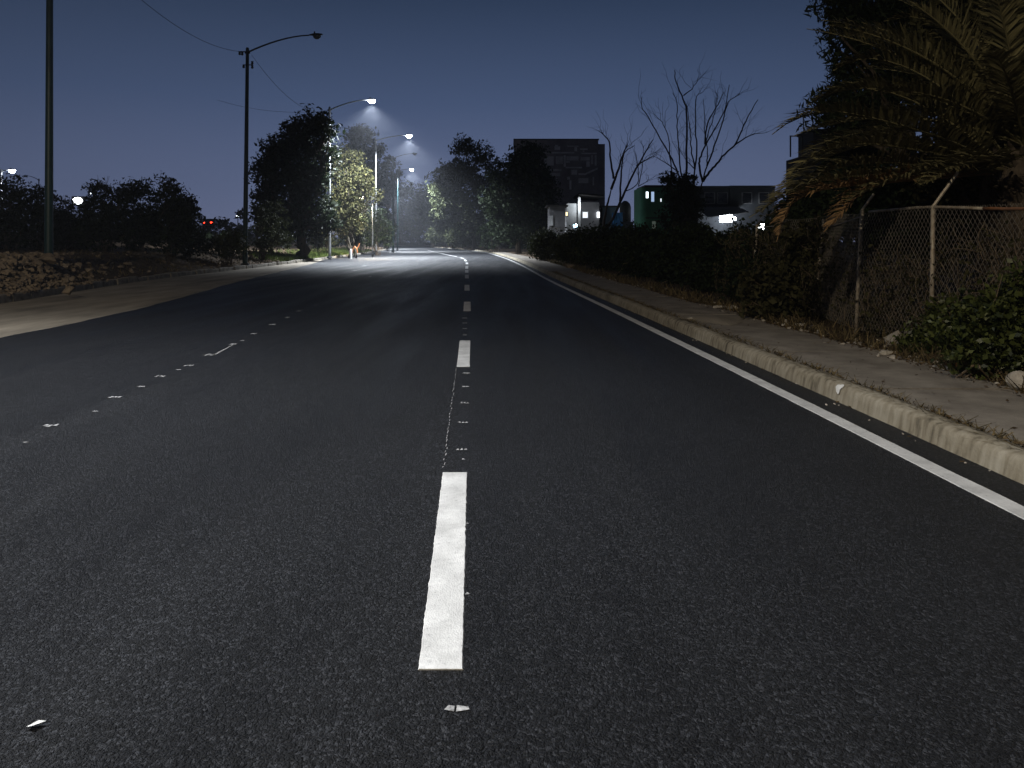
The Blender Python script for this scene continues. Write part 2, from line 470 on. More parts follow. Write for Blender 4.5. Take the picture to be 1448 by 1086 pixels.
# pavement slab strips, bay joints every 2.4 m
g = MB(); y = -12.0; k = 0
while y < 90:
    l = 2.4 if y < 40 else 6.0; rows = []
    t0, t1 = RNG.normal(0, .006, 2)
    for yy in np.linspace(y + .008, y + l - .008, 7):
        x0 = float(kerb_x(yy)) + .232 + RNG.normal(0, .004); x1 = float(kerb_x(yy)) + 1.6 + .10*math.sin(yy*.9) + .05*math.sin(yy*2.9) + RNG.normal(0, .02)
        z = .158 + t0; rows.append([(x0, yy, z - .06), (x0 + .006, yy, z)] + [(x0 + (x1 - x0)*t, yy, z + (t1 - t0)*t + RNG.normal(0, .0015)) for t in (.25, .5, .75)] + [(x1, yy, z + t1), (x1 + .02, yy, z - .06)])
    rows = [[(a, b, .10) for a, b, c in rows[0]]] + rows + [[(a, b, .10) for a, b, c in rows[-1]]]
    g.sheet(rows); y += l
g.sheet([[(float(kerb_x(yy)) + .2, yy, .135), (float(kerb_x(yy)) + 1.9, yy, .135)] for yy in np.arange(-12, 92, 2.0)])
structure('pavement', g, M_SIDE)
# ground behind the right pavement
g = MB(); rows = []
DR = np.concatenate([np.arange(-.1, 3, .25), np.arange(3, 16, 1.5), [18, 25, 40, 70, 120, 200, 300]])
for y in np.concatenate([np.arange(-14, 30, .5), np.arange(30, 90, 2), np.arange(90, 320, 8)]):
    x0 = float(kerb_x(y)) + 1.55
    rows.append([(x0 + d, y, float(zright(x0 + d, y)) - (.10 if d < .1 else 0) + RNG.normal(0, .012)*(d < 6) * (d > .2)) for d in DR])
g.sheet(rows); structure('right_terrain', g, M_SOILR, smooth=True)
# left: old kerb blocks and raised verge
g = MB(); y = -14.0
while y < 150:
    l = RNG.uniform(.9, 1.25) if y < 80 else 4.0
    gap = .03 if RNG.uniform() < .8 else .12
    x, x2 = float(left_x(y)), float(left_x(y + l)); hz = .17 + RNG.normal(0, .02); sh = RNG.normal(0, .02)
    a = [(x + sh, y, -.05), (x2 + sh, y + l - gap, -.05), (x2 + sh - .02, y + l - gap, hz - .03), (x + sh - .02, y, hz - .03), (x + sh - .05, y, hz), (x2 + sh - .05, y + l - gap, hz + .01), (x2 - .30, y + l - gap, hz), (x - .30, y, hz), (x2 - .32, y + l - gap, -.05), (x - .32, y, -.05)]
    g.add(a, [(0, 1, 2, 3), (3, 2, 5, 4), (4, 5, 6, 7), (7, 6, 8, 9), (0, 3, 4, 7, 9), (1, 8, 6, 5, 2)]); y += l
structure('old_kerb', g, M_OLDKERB)
g = MB(); rows = []
DL = np.concatenate([np.arange(.27, 6, .3), np.arange(6, 16, 1.0), [18, 21, 25, 30, 40, 60, 100, 180, 300]])
for y in np.concatenate([np.arange(-14, 60, .5), np.arange(60, 120, 2), np.arange(120, 320, 8)]):
    x0 = float(left_x(y))
    rows.append([(x0 - d, y, (.10 if d < .3 else float(zleft(x0 - d, y))) + RNG.normal(0, .025)*(d < 6)*(d > .4)) for d in DL])
g.sheet(rows); structure('left_terrain', g, M_SOIL, smooth=True)


# ------------------------------------------------------------------ foliage
def ellipsoid_pts(n, blobs, rng, shell=.5):
    B = np.array(blobs, float); w = np.prod(B[:, 3:], axis=1) ** .75; w /= w.sum()
    k = rng.choice(len(B), n, p=w)
    d = rng.normal(size=(n, 3)); d /= np.linalg.norm(d, axis=1)[:, None]
    r = rng.uniform(0, 1, n) ** (1/3); r = shell + (1 - shell)*r if shell > 0 else r
    r = np.where(rng.uniform(size=n) < .35, rng.uniform(.1, 1, n), r)
    return B[k, :3] + d * r[:, None] * B[k, 3:]


def leaves(P, size, rng, aspect=.5, droop=.25, fold=.25, spread=1.0):
    n = len(P)
    d = rng.normal(size=(n, 3)); d[:, 2] -= droop; d /= np.linalg.norm(d, axis=1)[:, None]
    q = rng.normal(size=(n, 3)); q -= d * (q*d).sum(1)[:, None]; q /= np.linalg.norm(q, axis=1)[:, None] + 1e-9
    nn = np.cross(d, q)
    L = size * rng.uniform(.4, 1.6, n)[:, None]; W = L * aspect * rng.uniform(.7, 1.2, n)[:, None]
    V = np.empty((n, 4, 3))
    V[:, 0] = P - d*L*.5; V[:, 2] = P + d*L*.5
    V[:, 1] = P + q*W*.5 + nn*W*fold - d*L*.06; V[:, 3] = P - q*W*.5 + nn*W*fold - d*L*.06
    return V


def clumped(n, blobs, rng, clump_r, per=26, shell=.55):
    nc = max(4, n // per); C = ellipsoid_pts(nc, blobs, rng, shell)
    k = rng.integers(0, nc, n); cr = clump_r * rng.uniform(.5, 1.5, nc)
    u = rng.normal(size=(n, 3)); u /= np.linalg.norm(u, axis=1)[:, None]; u[:, 2] *= .8
    return C[k] + u * (rng.uniform(0, 1, n)**.45 * cr[k])[:, None]


def pxblobs(bl, Y, deep=1.0, rng=None):
    out = []
    for b in bl:
        px, py, rx, ry = b[:4]; dy = b[4] if len(b) > 4 else 0.0
        c = at(px, py, Y + dy); s = (Y + dy)/F
        out.append((*c, rx*s, rx*s*deep, ry*s))
    return out


def limb(mb, p0, p1, r0, r1, rng, n=6, wob=.08, sides=6):
    p0, p1 = np.asarray(p0, float), np.asarray(p1, float); L = np.linalg.norm(p1 - p0)
    t = np.linspace(0, 1, n); P = p0 + (p1 - p0)*t[:, None]
    o = rng.normal(0, wob*L, size=(n, 3))*np.sin(t*math.pi)[:, None]; o[:, 2] *= .4
    mb.tube(P + o, r0 + (r1 - r0)*t, sides)
    return P + o


def tree(name, base, Y, bl, leafm, n, size, label, cat='tree', trunk_r=.22, bark=None, seed=1, clump=.6, deep=.9, group=None, fork=.35, aspect=.5, shell=.6, stems=1, per=60, droop=.25):
    rng = np.random.default_rng(seed)
    blobs = pxblobs(bl, Y, deep)
    root = thing(name, base, label, cat, group)
    B = np.array(blobs); top = B[np.argmax(B[:, 2])]
    mb = MB()
    b0 = np.array(base, float) - np.array([0, 0, .15])
    for s in range(stems):
        bs = b0 + (rng.normal(0, .25, 3)*np.array([1, 1, 0]) if stems > 1 else 0)
        cen = B[:, :3].mean(0) + rng.normal(0, .2, 3); fk = bs + (cen - bs)*fork
        limb(mb, bs, fk, trunk_r*1.15/stems**.4, trunk_r*.8/stems**.4, rng, 7, .04, 8)
        for b in B:
            if stems > 1 and rng.uniform() < .4: continue
            q = b[:3] + rng.normal(0, .15, 3)*b[3:]
            P = limb(mb, fk, q, trunk_r*.6/stems**.4, trunk_r*.14, rng, 6, .07)
            for j in range(3):
                e = b[:3] + rng.uniform(-.8, .8, 3)*b[3:]; limb(mb, P[rng.integers(2, 5)], e, trunk_r*.25, .012, rng, 5, .08, 5)
    obj('trunk', mb, bark or M_BARK, root, smooth=True)
    P = clumped(n, blobs, rng, clump, per, shell)
    P = P[P[:, 2] > base[2] + .05]
    quads_obj('crown', leaves(P, size, rng, aspect, droop), leafm, root)
    return root


def bush(name, Y, bl, leafm, n, size, label, cat='bush', seed=1, clump=.35, deep=.8, group=None, zf=None, aspect=.5, twigs=0, shell=.5, per=26):
    rng = np.random.default_rng(seed)
    blobs = pxblobs(bl, Y, deep); B = np.array(blobs)
    bx = float(B[0, 0]); bz = float((zf or zleft)(bx, Y))
    root = thing(name, (bx, Y, bz), label, cat, group)
    mb = MB()
    for k in range(7 + twigs):
        b = B[rng.integers(len(B))]; e = b[:3] + rng.uniform(-.7, .8, 3)*b[3:]; e[2] = max(e[2], bz + .3)
        if k >= 7: e = b[:3] + rng.normal(0, .35, 3)*b[3:]; e[2] = b[2] + b[5]*rng.uniform(.95, 1.35)
        limb(mb, (bx + rng.normal(0, .25)*B[0, 3]*.6, Y + rng.normal(0, .15), bz - .1), e, .035, .006, rng, 6, .08, 5)
    obj('stem', mb, M_BARK, root)
    P = clumped(n, blobs, rng, clump, per, shell); P = P[P[:, 2] > bz + .02]
    quads_obj('foliage', leaves(P, size, rng, aspect), leafm, root)
    return root


GB = 'dark bushes on the left verge'
for i, (Y, bl, lab) in enumerate([
    (38, [(12, 290, 30, 42), (18, 265, 12, 16), (5, 320, 40, 40)], 'dark bush at the left edge of the photo below the glowing far lamp'),
    (40, [(58, 300, 28, 32), (50, 276, 12, 14), (60, 325, 35, 32)], 'dark bush directly behind the tall pole cut by the top of the frame'),
    (44, [(100, 312, 28, 28), (90, 290, 10, 12), (98, 330, 38, 25)], 'low dark bush under the white floodlight beyond the rubble'),
    (38, [(150, 298, 28, 40), (142, 268, 15, 18), (172, 275, 14, 18), (150, 325, 38, 32)], 'dark bush with a thin wispy crest right of the white floodlight'),
    (40, [(198, 300, 28, 38), (186, 270, 12, 14), (205, 268, 10, 14), (198, 325, 36, 30)], 'round dark bush in the middle of the verge thicket'),
    (37, [(240, 298, 26, 38), (234, 262, 12, 20), (246, 280, 15, 20), (240, 325, 36, 30)], 'tallest dark bush of the verge with one upright spike on top'),
    (41, [(262, 312, 14, 30), (262, 290, 12, 16), (268, 342, 24, 16)], 'dark bush just left of the red tail lights'),
    (42, [(318, 346, 26, 14), (330, 338, 12, 12)], 'low weedy shrub at the foot of the unlit lamp post'),
]):
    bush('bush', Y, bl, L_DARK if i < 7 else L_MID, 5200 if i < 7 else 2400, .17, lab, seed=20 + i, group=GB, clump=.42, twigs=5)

bush('bush', 50, [(372, 325, 16, 34), (390, 315, 20, 30), (385, 340, 26, 18), (365, 300, 8, 10)], L_MID, 4200, .16, 'weedy bush between the unlit lamp post and the big dark tree', seed=41, twigs=6)
# big dark tree, lit shrubby tree, trees down the left side
p = np.array([(428 - 724)*58/F, 58, 0]); p[2] = zleft(p[0], 58)
tree('dark_tree', p, 58, [(425, 195, 26, 26), (445, 175, 18, 20), (400, 210, 22, 26), (385, 245, 24, 30), (375, 280, 16, 26), (420, 240, 36, 40), (450, 225, 24, 36), (415, 290, 36, 34), (450, 285, 22, 38), (462, 185, 12, 20), (380, 225, 14, 14), (405, 320, 34, 22), (382, 305, 20, 22), (455, 318, 18, 18)],
     L_DARK, 24000, .30, 'big dark round tree with a thick trunk beside the left kerb', trunk_r=.42, seed=3, clump=.85)
p = np.array([(497 - 724)*67/F, 67, 0]); p[2] = zleft(p[0], 67)
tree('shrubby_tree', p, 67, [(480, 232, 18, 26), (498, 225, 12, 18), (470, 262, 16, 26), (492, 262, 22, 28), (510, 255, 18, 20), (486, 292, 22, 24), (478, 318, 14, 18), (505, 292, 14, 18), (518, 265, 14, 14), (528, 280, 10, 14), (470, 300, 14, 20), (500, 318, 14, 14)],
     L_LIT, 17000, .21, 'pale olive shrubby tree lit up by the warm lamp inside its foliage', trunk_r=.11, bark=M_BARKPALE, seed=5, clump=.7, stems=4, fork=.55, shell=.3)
p = np.array([(512 - 724)*90/F, 90, 0]); p[2] = zleft(p[0], 90)
tree('slender_tree', p, 90, [(500, 196, 12, 14), (512, 190, 12, 10), (525, 208, 14, 14), (512, 225, 20, 20), (492, 215, 8, 14), (520, 250, 18, 20)],
     L_DARK, 7000, .36, 'slender dark tree behind the second lit street lamp', trunk_r=.25, seed=6, clump=.9)
p = np.array([(545.5 - 724)*131/F, 131, 0]); p[2] = zleft(p[0], 131)
tree('tall_tree', p, 131, [(548, 232, 12, 10), (558, 250, 9, 10), (538, 255, 12, 14), (552, 268, 14, 12), (540, 282, 14, 10), (560, 275, 7, 8)],
     L_DARK, 4200, .5, 'thin tall tree with a bare dark trunk at the bend of the left kerb', trunk_r=.36, seed=7, clump=1.0, fork=.62)
bush('bush', 76, [(535, 318, 12, 28), (520, 325, 14, 22), (545, 330, 8, 20)], L_DARK, 4200, .26, 'dark bush in the shade right of the lit shrubby tree', seed=43, clump=.5)
bush('bush', 72, [(463, 325, 14, 24), (450, 335, 14, 16)], L_MID, 3600, .2, 'bush in half light right of the big dark trunk', seed=44)
for i, (px, Y, bl, lab) in enumerate([
    (565, 200, [(570, 275, 22, 24), (560, 300, 24, 30), (580, 310, 22, 24)], 'hazy tree beyond the road bend, nearest the last lamps'),
    (590, 250, [(592, 285, 20, 26), (600, 310, 26, 26), (575, 318, 22, 20)], 'hazy blue tree far round the road bend')]):
    q = at(px, 340, Y); q[2] = 1.0
    tree('hazy_tree', q, Y, bl, L_DARK, 5000, .7, lab, trunk_r=.35, seed=60 + i, clump=1.6)

bush('bush', 70, [(498, 330, 18, 18), (486, 318, 12, 16), (508, 318, 10, 18)], L_DARK, 4200, .22, 'low dark bush at the foot of the lit shrubby tree', seed=45)
bush('bush', 84, [(515, 318, 18, 30), (500, 305, 14, 26), (535, 322, 14, 26)], L_DARK, 5200, .3, 'tall dark bush behind the lit shrubby tree', seed=46, clump=.55)
bush('bush', 105, [(550, 322, 8, 22), (538, 312, 10, 26)], L_DARK, 3200, .34, 'dark bush behind the unlit bent-arm lamp post', seed=47, clump=.6)
bush('bush', 92, [(700, 330, 24, 22), (712, 318, 20, 22)], L_DARK, 5200, .3, 'dark bush filling the gap left of the big black tree', seed=48, clump=.6, zf=zright)
bush('bush', 124, [(672, 334, 22, 16), (650, 336, 18, 14)], L_MID, 4200, .36, 'half lit bush under the leafy street tree', seed=49, clump=.7, zf=zright)
bush('bush', 150, [(625, 332, 22, 14), (645, 336, 14, 12)], L_MID, 4200, .42, 'pale bush under the street tree near the bend', seed=50, clump=.8, zf=zright)
# right row of street trees
for i, (px, Y, bl, lf, n, lab, cl) in enumerate([
    (733, 80, [(738, 225, 22, 20), (715, 250, 24, 24), (745, 250, 30, 30), (765, 270, 24, 28), (722, 285, 34, 32), (750, 300, 34, 28), (705, 300, 18, 24), (775, 300, 12, 16), (700, 275, 18, 22), (730, 325, 34, 20), (770, 318, 16, 22), (755, 215, 16, 12)], L_DARK, 24000, 'big black tree in front of the tall dark building', .9),
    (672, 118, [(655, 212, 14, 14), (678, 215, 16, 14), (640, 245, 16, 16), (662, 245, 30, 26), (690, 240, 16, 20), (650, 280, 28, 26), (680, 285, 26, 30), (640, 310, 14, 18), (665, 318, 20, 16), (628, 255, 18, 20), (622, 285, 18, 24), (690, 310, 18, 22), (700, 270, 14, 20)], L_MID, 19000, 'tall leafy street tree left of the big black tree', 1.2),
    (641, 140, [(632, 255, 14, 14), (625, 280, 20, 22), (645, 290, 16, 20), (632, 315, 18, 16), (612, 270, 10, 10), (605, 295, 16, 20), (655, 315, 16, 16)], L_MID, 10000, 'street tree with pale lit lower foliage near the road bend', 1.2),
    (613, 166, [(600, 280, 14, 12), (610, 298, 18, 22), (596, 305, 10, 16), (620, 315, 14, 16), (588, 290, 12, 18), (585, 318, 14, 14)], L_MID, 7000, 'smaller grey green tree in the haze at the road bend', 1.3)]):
    q = at(px, 340, Y); q[2] = float(zright(q[0], Y))
    tree('street_tree', q, Y, bl, lf, n, .3 + .0022*(Y - 60), lab, trunk_r=.3, seed=70 + i, clump=cl, group='street trees along the right pavement', fork=.3)

rng = np.random.default_rng(205)
for nm, side in (('undergrowth', -1), ('undergrowth', 1)):
    bl = []
    for i in range(260):
        Y = rng.uniform(62, 330)
        if side < 0: d = rng.uniform(5, 60); X = float(left_x(Y)) - d; h = rng.uniform(1.8, 4.2) + .01*d; z = float(zleft(X, Y))
        else: d = 4.5 + rng.uniform(0, 1)**2*45; X = float(kerb_x(Y)) + d; h = rng.uniform(2.0, 5.0); z = float(zright(X, Y))
        if side > 0 and Y < 95 and d > 6: continue
        bl.append((X, Y, z + h*.45, 2.2 + .01*Y, 2.2, h*.75))
    P = clumped(26000, bl, rng, .8, 40, .5); P = P[P[:, 2] > .3]
    o = quads_obj(nm, leaves(P, .55, rng, .55), L_DARK); o['kind'] = 'stuff'

# ------------------------------------------------------------------ bare trees
def bare_tree(base, Y, lines, label, r0, seed, scale=3.62, ox=820, oy=80):
    rng = np.random.default_rng(seed); root = thing('bare_tree', base, label, 'tree')
    trunk, br = MB(), MB()
    for k, (r, ln) in enumerate(lines):
        dy0, dy1 = (0, 0) if k == 0 else (rng.normal(0, .15), rng.normal(0, 1.6))
        P = []
        for i, (x, y) in enumerate(ln):
            t = i/(len(ln) - 1); P.append(at(ox + x/scale, oy + y/scale, Y + dy0 + (dy1 - dy0)*t))
        P = np.array(P); m = len(P)
        tt = np.linspace(0, m - 1, (m - 1)*4 + 1); Q = np.stack([np.interp(tt, np.arange(m), P[:, c]) for c in range(3)], 1)
        for _ in range(2): Q[1:-1] = (Q[:-2] + 2*Q[1:-1] + Q[2:])/4
        Q[1:-1] += rng.normal(0, .02, size=(len(Q) - 2, 3))
        rad = r0*r*np.linspace(1, .28, len(Q))
        (trunk if k == 0 else br).tube(Q, rad, 6)
        if k:
            for j in range(7):
                i0 = rng.integers(len(Q)//4, len(Q)); d = Q[min(i0 + 1, len(Q) - 1)] - Q[max(i0 - 1, 0)]; d /= np.linalg.norm(d) + 1e-9
                s = rng.normal(0, .55, 3); s[2] = abs(s[2]); e = Q[i0] + (d + s)*rng.uniform(.4, 1.5)
                W = limb(br, Q[i0], e, .014, .005, rng, 5, .07, 4)
                if rng.uniform() < .6: limb(br, W[2], W[2] + (d + rng.normal(0, .7, 3))*.5, .009, .004, rng, 4, .07, 4)
    obj('trunk', trunk, M_BARE, root, smooth=True); obj('branches', br, M_BARE, root)
    return root


bY = 52
b = at(985, 330, bY); b[2] = float(zright(b[0], bY))
bare_tree(b, bY, [
    (2.6, [(590, 960), (600, 760), (615, 680), (628, 640)]),
    (2.0, [(597, 900), (560, 740), (545, 640), (545, 480), (550, 270), (520, 200), (490, 130), (485, 70)]),
    (.9, [(530, 200), (575, 165), (600, 130)]), (1.3, [(560, 740), (505, 600), (460, 500), (400, 400), (350, 310), (315, 260), (318, 205)]),
    (1.2, [(540, 660), (512, 590), (505, 440), (497, 330), (497, 220), (475, 185)]), (1.1, [(550, 720), (480, 630), (465, 540), (455, 420), (430, 345), (395, 310)]),
    (1.5, [(600, 760), (585, 650), (588, 575), (570, 470), (565, 380), (548, 250)]), (1.2, [(588, 580), (602, 480), (592, 380), (590, 250), (595, 200), (625, 185)]),
    (1.6, [(628, 640), (612, 560), (610, 530), (640, 450), (700, 360), (745, 270), (765, 145)]), (1.2, [(640, 450), (650, 340), (710, 240), (740, 180)]),
    (1.2, [(628, 640), (650, 560), (655, 500), (640, 400), (632, 220)]), (1.2, [(650, 560), (690, 460), (735, 320), (755, 230), (820, 190)]),
    (1.7, [(630, 640), (660, 590), (700, 550), (740, 500), (800, 445), (840, 350), (870, 290), (912, 220)]), (1.1, [(790, 455), (870, 400), (950, 390)]),
    (.9, [(505, 590), (440, 545), (380, 510)]), (.8, [(588, 575), (545, 530), (510, 480)]), (.8, [(640, 450), (690, 300), (705, 180)])],
    'large bare tree with upright fanning stems above the green house', .052, 81)
bY = 56
b = at(858, 330, bY); b[2] = float(zright(b[0], bY))
bare_tree(b, bY, [
    (2.3, [(110, 960), (125, 830), (145, 740), (160, 680)]), (1.7, [(160, 680), (200, 570), (230, 480), (245, 445)]),
    (1.4, [(172, 625), (155, 520), (153, 440), (130, 405), (95, 380)]), (2.0, [(120, 900), (180, 810), (230, 690), (290, 570), (340, 480), (375, 425)]),
    (1.0, [(290, 560), (340, 525), (385, 510)]), (1.3, [(205, 740), (212, 600), (217, 540), (235, 480), (280, 455)]), (.8, [(230, 690), (300, 660), (300, 560), (280, 480)]),
    (.7, [(300, 660), (322, 560), (325, 470)]), (.6, [(300, 665), (340, 640), (380, 615)])],
    'smaller bare tree with forked leafless limbs right of the tall dark building', .06, 83)

# ------------------------------------------------------------------ street lamps
COOL = (.84, .91, 1.0); WARM = (1.0, .86, .64); NEUTRAL = (.93, .96, 1.0)
E_COOL = emit('lamp_lens_on', COOL, 95.0); E_WARM = emit('lamp_lens_warm', WARM, 70.0)
E_NEUT = emit('lamp_lens_neutral', NEUTRAL, 95.0)
M_LENSOFF = simple('lamp_lens_off', (.10, .105, .11), (.07, .07, .075), 8, .25, spec=.5)
POLES = {}


def street_lamp(px, Y, label, lit=None, power=0, H=12.75, arm=3.6, rise=1.0, head_yaw=0.0, base=None, galv=False, name='street_lamp', group='street lamps along the left kerb', zf=None, r=.11, brackets=False, lean=0.0, cone=138, blend=.8):
    X = (px - 724)*Y/F if base is None else base[0]
    z0 = float((zf or zleft)(X, Y)) if base is None else base[2]
    root = thing(name, (X, Y, z0), label, 'street lamp', group)
    mp = M_GALV if galv else M_POLE
    pole = MB(); zt = H
    pole.tube([(X, Y, z0 - .3), (X, Y, z0 + .5), (X + lean*.5, Y, (z0 + zt)/2), (X + lean, Y, zt - .01), (X + lean, Y, zt)], [r*1.15, r*1.12, r*.95, r*.75, r*.7], 14)
    po = obj('pole', pole, mp, root, smooth=True)
    c = MB(); c.tube([(X, Y, z0 - .05), (X, Y, z0 + .12)], [r*2.2, r*1.7], 14); obj('collar', c, M_DARKMET, po)
    c = MB(); c.tube([(X + lean, Y, zt), (X + lean, Y, zt + .06)], [r*.78, r*.5], 12); obj('cap', c, M_DARKMET, po)
    X += lean
    zb = zt - .22
    dx, dy = math.cos(head_yaw), math.sin(head_yaw)
    t = np.linspace(0, 1, 9); P = np.stack([X + dx*arm*t, Y + dy*arm*t, zb + rise*(1 - (1 - t)**1.7)], 1)
    a = MB(); a.tube(P, np.linspace(.055, .038, 9), 8)
    a.tube([(X - dx*.14, Y - dy*.14, zb), (X + dx*.14, Y + dy*.14, zb)], .075, 8)
    obj('arm', a, mp if galv else M_DARKMET, root, smooth=True)
    e = P[-1]; hd = MB(); L = .78
    sec = [(0, .05, .045), (.12, .09, .07), (.3, .15, .10), (.55, .15, .085), (.74, .09, .05), (L, .03, .02)]
    rows = []
    for s, w, h in sec:
        ring = []
        for k in range(13):
            an = 2*math.pi*k/12; cx, cz = w*math.cos(an), h*math.sin(an)*(1 if math.sin(an) > 0 else .55)
            ring.append((e[0] + dx*s - dy*cx, e[1] + dy*s + dx*cx, e[2] + .01 + .03*s/L + cz))
        rows.append(ring)
    hd.sheet(rows); hd.tube([(e[0] + dx*.3, e[1] + dy*.3, e[2] + .09), (e[0] + dx*.3, e[1] + dy*.3, e[2] + .22)], [.045, .04], 8)
    ho = obj('lamp_head', hd, M_DARKMET, root, smooth=True)
    lr = .31 if lit else .24
    ln = MB(); rows = []
    for j in range(7):
        ph = j/6*math.pi/2; rr = math.cos(ph)
        rows.append([(e[0] + dx*(.44 + lr*rr*math.cos(q)) - dy*lr*.62*rr*math.sin(q), e[1] + dy*(.44 + lr*rr*math.cos(q)) + dx*lr*.62*rr*math.sin(q), e[2] - .035 - lr*.85*math.sin(ph)) for q in np.linspace(0, 2*math.pi, 15)])
    ln.sheet(rows)
    lo = obj('lens', ln, lit or M_LENSOFF, ho, smooth=True)
    if brackets:
        bk = MB()
        bk.box((X - .45, Y - .03, zb + .02), (X + .1, Y + .03, zb + .07)); bk.box((X - .03, Y - .04, zb - .72), (X + .03, Y - .03 + .02, zb + .02)); bk.box((X - .25, Y - .03, zb - .75), (X + .3, Y + .03, zb - .70))
        for (ax, az) in ((-.45, zb - .06), (-.3, zb - .08), (.28, zb - .62), (.28, zb - .85), (-.22, zb - .82)):
            bk.tube([(X + ax, Y, az - .09), (X + ax, Y, az - .02), (X + ax, Y, az + .02), (X + ax, Y, az + .1)], [.05, .085, .055, .08], 8)
        obj('bracket_arm', bk, M_DARKMET, root)
    if power:
        ld = bpy.data.lights.new('lamp_light', 'SPOT'); ld.energy = power; ld.spot_size = R(cone); ld.spot_blend = blend; ld.shadow_soft_size = .18
        ld.color = WARM if lit is E_WARM else NEUTRAL if lit is E_NEUT else COOL
        lp = bpy.data.objects.new('lamp_light', ld); COL.objects.link(lp); lp.parent = root
        lp.location = Vector((e[0] + dx*.44, e[1] + dy*.44, e[2] - .42)) - root.location
    POLES[label] = (X, Y, zt, zb, e)
    return root


LP = 50000
street_lamp(69, 24.0, 'tall teal pole behind the rubble heap, its top cut by the frame', lean=.04, r=.115)
street_lamp(346.5, 43, 'unlit street lamp with a dark arm against the open sky', brackets=True, lean=.14, r=.125)
street_lamp(466, 62, 'lit street lamp rising out of the big dark tree, brightest and nearest', E_COOL, LP, galv=True, arm=3.1, rise=.85, brackets=False)
street_lamp(531, 80, 'lit street lamp with star-bright head above the slender dark tree', E_COOL, LP, galv=True, H=12.6, arm=3.2, rise=.6)
street_lamp(556, 97, 'unlit street lamp between the lit ones, only its bent arm showing', arm=2.4, rise=.6, H=12.6)
street_lamp(562, 116, 'lit street lamp just left of the gap where the road bends', E_COOL, LP, arm=1.8, rise=.3, H=12.7)
street_lamp(549, 148, 'farthest lit street lamp, half hidden by the thin tall tree', E_COOL, LP, arm=.9, rise=.3, H=12.7)
# the row goes on past the left edge of the frame: this one lights the foreground
NEAR = street_lamp(0, 2.8, 'lit street lamp outside the frame to the left that lights the foreground', E_NEUT, 12500, base=(-11.9, 2.8, .9), arm=3.6, cone=116, H=10.6)
WARMN = street_lamp(0, -10, 'warm street lamp behind the camera that lights the palm and pavement', E_WARM, 8200, base=(-11.8, -10, .9), arm=3.6, cone=176, blend=.25)
# low warm lamp inside the shrubby tree
q = at(527, 340, 70); 
street_lamp(527, 70, 'low warm lamp shining through the shrubby tree', E_WARM, 7000, H=float(at(520, 276, 70)[2]), arm=.55, rise=.1, head_yaw=math.pi, name='park_lamp', group=None, galv=True, r=.06, cone=165)
# far lamps on the left horizon
street_lamp(0, 72, 'far lit lamp glowing at the left edge above the dark bush', E_COOL, 2500, base=tuple(np.append(at(2, 0, 72)[:2], 2.3)), H=float(at(10, 240, 72)[2]), arm=.6, rise=.2, group='far lamps on the left', galv=True)
street_lamp(0, 130, 'far unlit lamp post with a thin arm right of the glowing far lamp', None, 0, base=tuple(np.append(at(55, 0, 130)[:2], 2.5)), H=float(at(55, 253, 130)[2]), arm=2.0, rise=.75, head_yaw=math.pi, group='far lamps on the left')


def wire(p0, p1, sag, label, r=.012):
    p0, p1 = np.array(p0, float), np.array(p1, float); t = np.linspace(0, 1, 28)
    P = p0 + (p1 - p0)*t[:, None]; P[:, 2] -= sag*4*t*(1 - t)
    m = MB(); m.tube(P, r, 5); o = obj('overhead_wire', m, M_WIRE, None, origin=p0); tag(o, label, 'wire', 'overhead wires')


a = POLES['tall teal pole behind the rubble heap, its top cut by the frame']; b_ = POLES['unlit street lamp with a dark arm against the open sky']; c_ = POLES['lit street lamp rising out of the big dark tree, brightest and nearest']
wire((b_[0] - .4, b_[1], b_[3] + .05), (a[0] + .1, a[1], a[3] - .3), 1.0, 'thin wire running from the unlit lamp up out of the top of the frame')
wire((b_[0] + .25, b_[1], b_[3] - .15), (c_[0] - .1, c_[1], c_[3] - .1), 1.1, 'faint wire sagging from the unlit lamp to the lit lamp in the dark tree')
wire((c_[0] - .1, c_[1], c_[3] - .05), (c_[0] - 11, c_[1] + 4, c_[3] + 1.6), .5, 'short wire leaving the lit lamp leftwards over the dark tree')

# ------------------------------------------------------------------ left verge: rubble, rocks, floodlights, car
rng = np.random.default_rng(31)
g = MB()
for i in range(1700):
    Y = rng.normal(21.3, 2.2); d = abs(rng.normal(.7, .65)) + .05
    X = float(left_x(Y)) - d
    r = rng.uniform(.03, .15)*(.6 if d < .4 else 1)*(1.7 if rng.uniform() < .06 else 1)
    chunk(g, (X, Y, float(zleft(X, Y)) + rng.uniform(.0, .5)*max(0, 1 - abs(d - .9)/1.1)*max(0, 1 - abs(Y - 21.8)/4)), (r*rng.uniform(.8, 1.6), r, r*rng.uniform(.6, 1)), rng)
for i in range(240):
    Y = rng.uniform(23, 60); d = abs(rng.normal(2, 1.6)) + .3; X = float(left_x(Y)) - d; r = rng.uniform(.04, .16)
    chunk(g, (X, Y, float(zleft(X, Y)) + r*.2), (r*1.4, r, r*.7), rng)
o = obj('rubble', g, M_RUBBLE); o['kind'] = 'stuff'
for px, py, Y, r, lab in [(68, 366, 23.0, .36, 'large pale rock on top of the rubble heap at the foot of the tall pole'),
                          (97, 408, 20.6, .2, 'flat pale slab lying at the foot of the rubble heap by the old kerb'),
                          (186, 358, 30, .20, 'pale broken block on the bare verge below the middle bushes'),
                          (110, 356, 26, .20, 'dusty stone on the verge right of the tall pole')]:
    c = at(px, py, Y); c[2] = max(c[2] if r > .3 else 0, float(zleft(c[0], Y)) + r*.25)
    g = MB(); chunk(g, (0, 0, 0), (r, r*.8, r*.8), rng); o = obj('rock', g, M_RUBBLE); o.location = c; tag(o, lab, 'rock', 'loose rocks on the left verge')

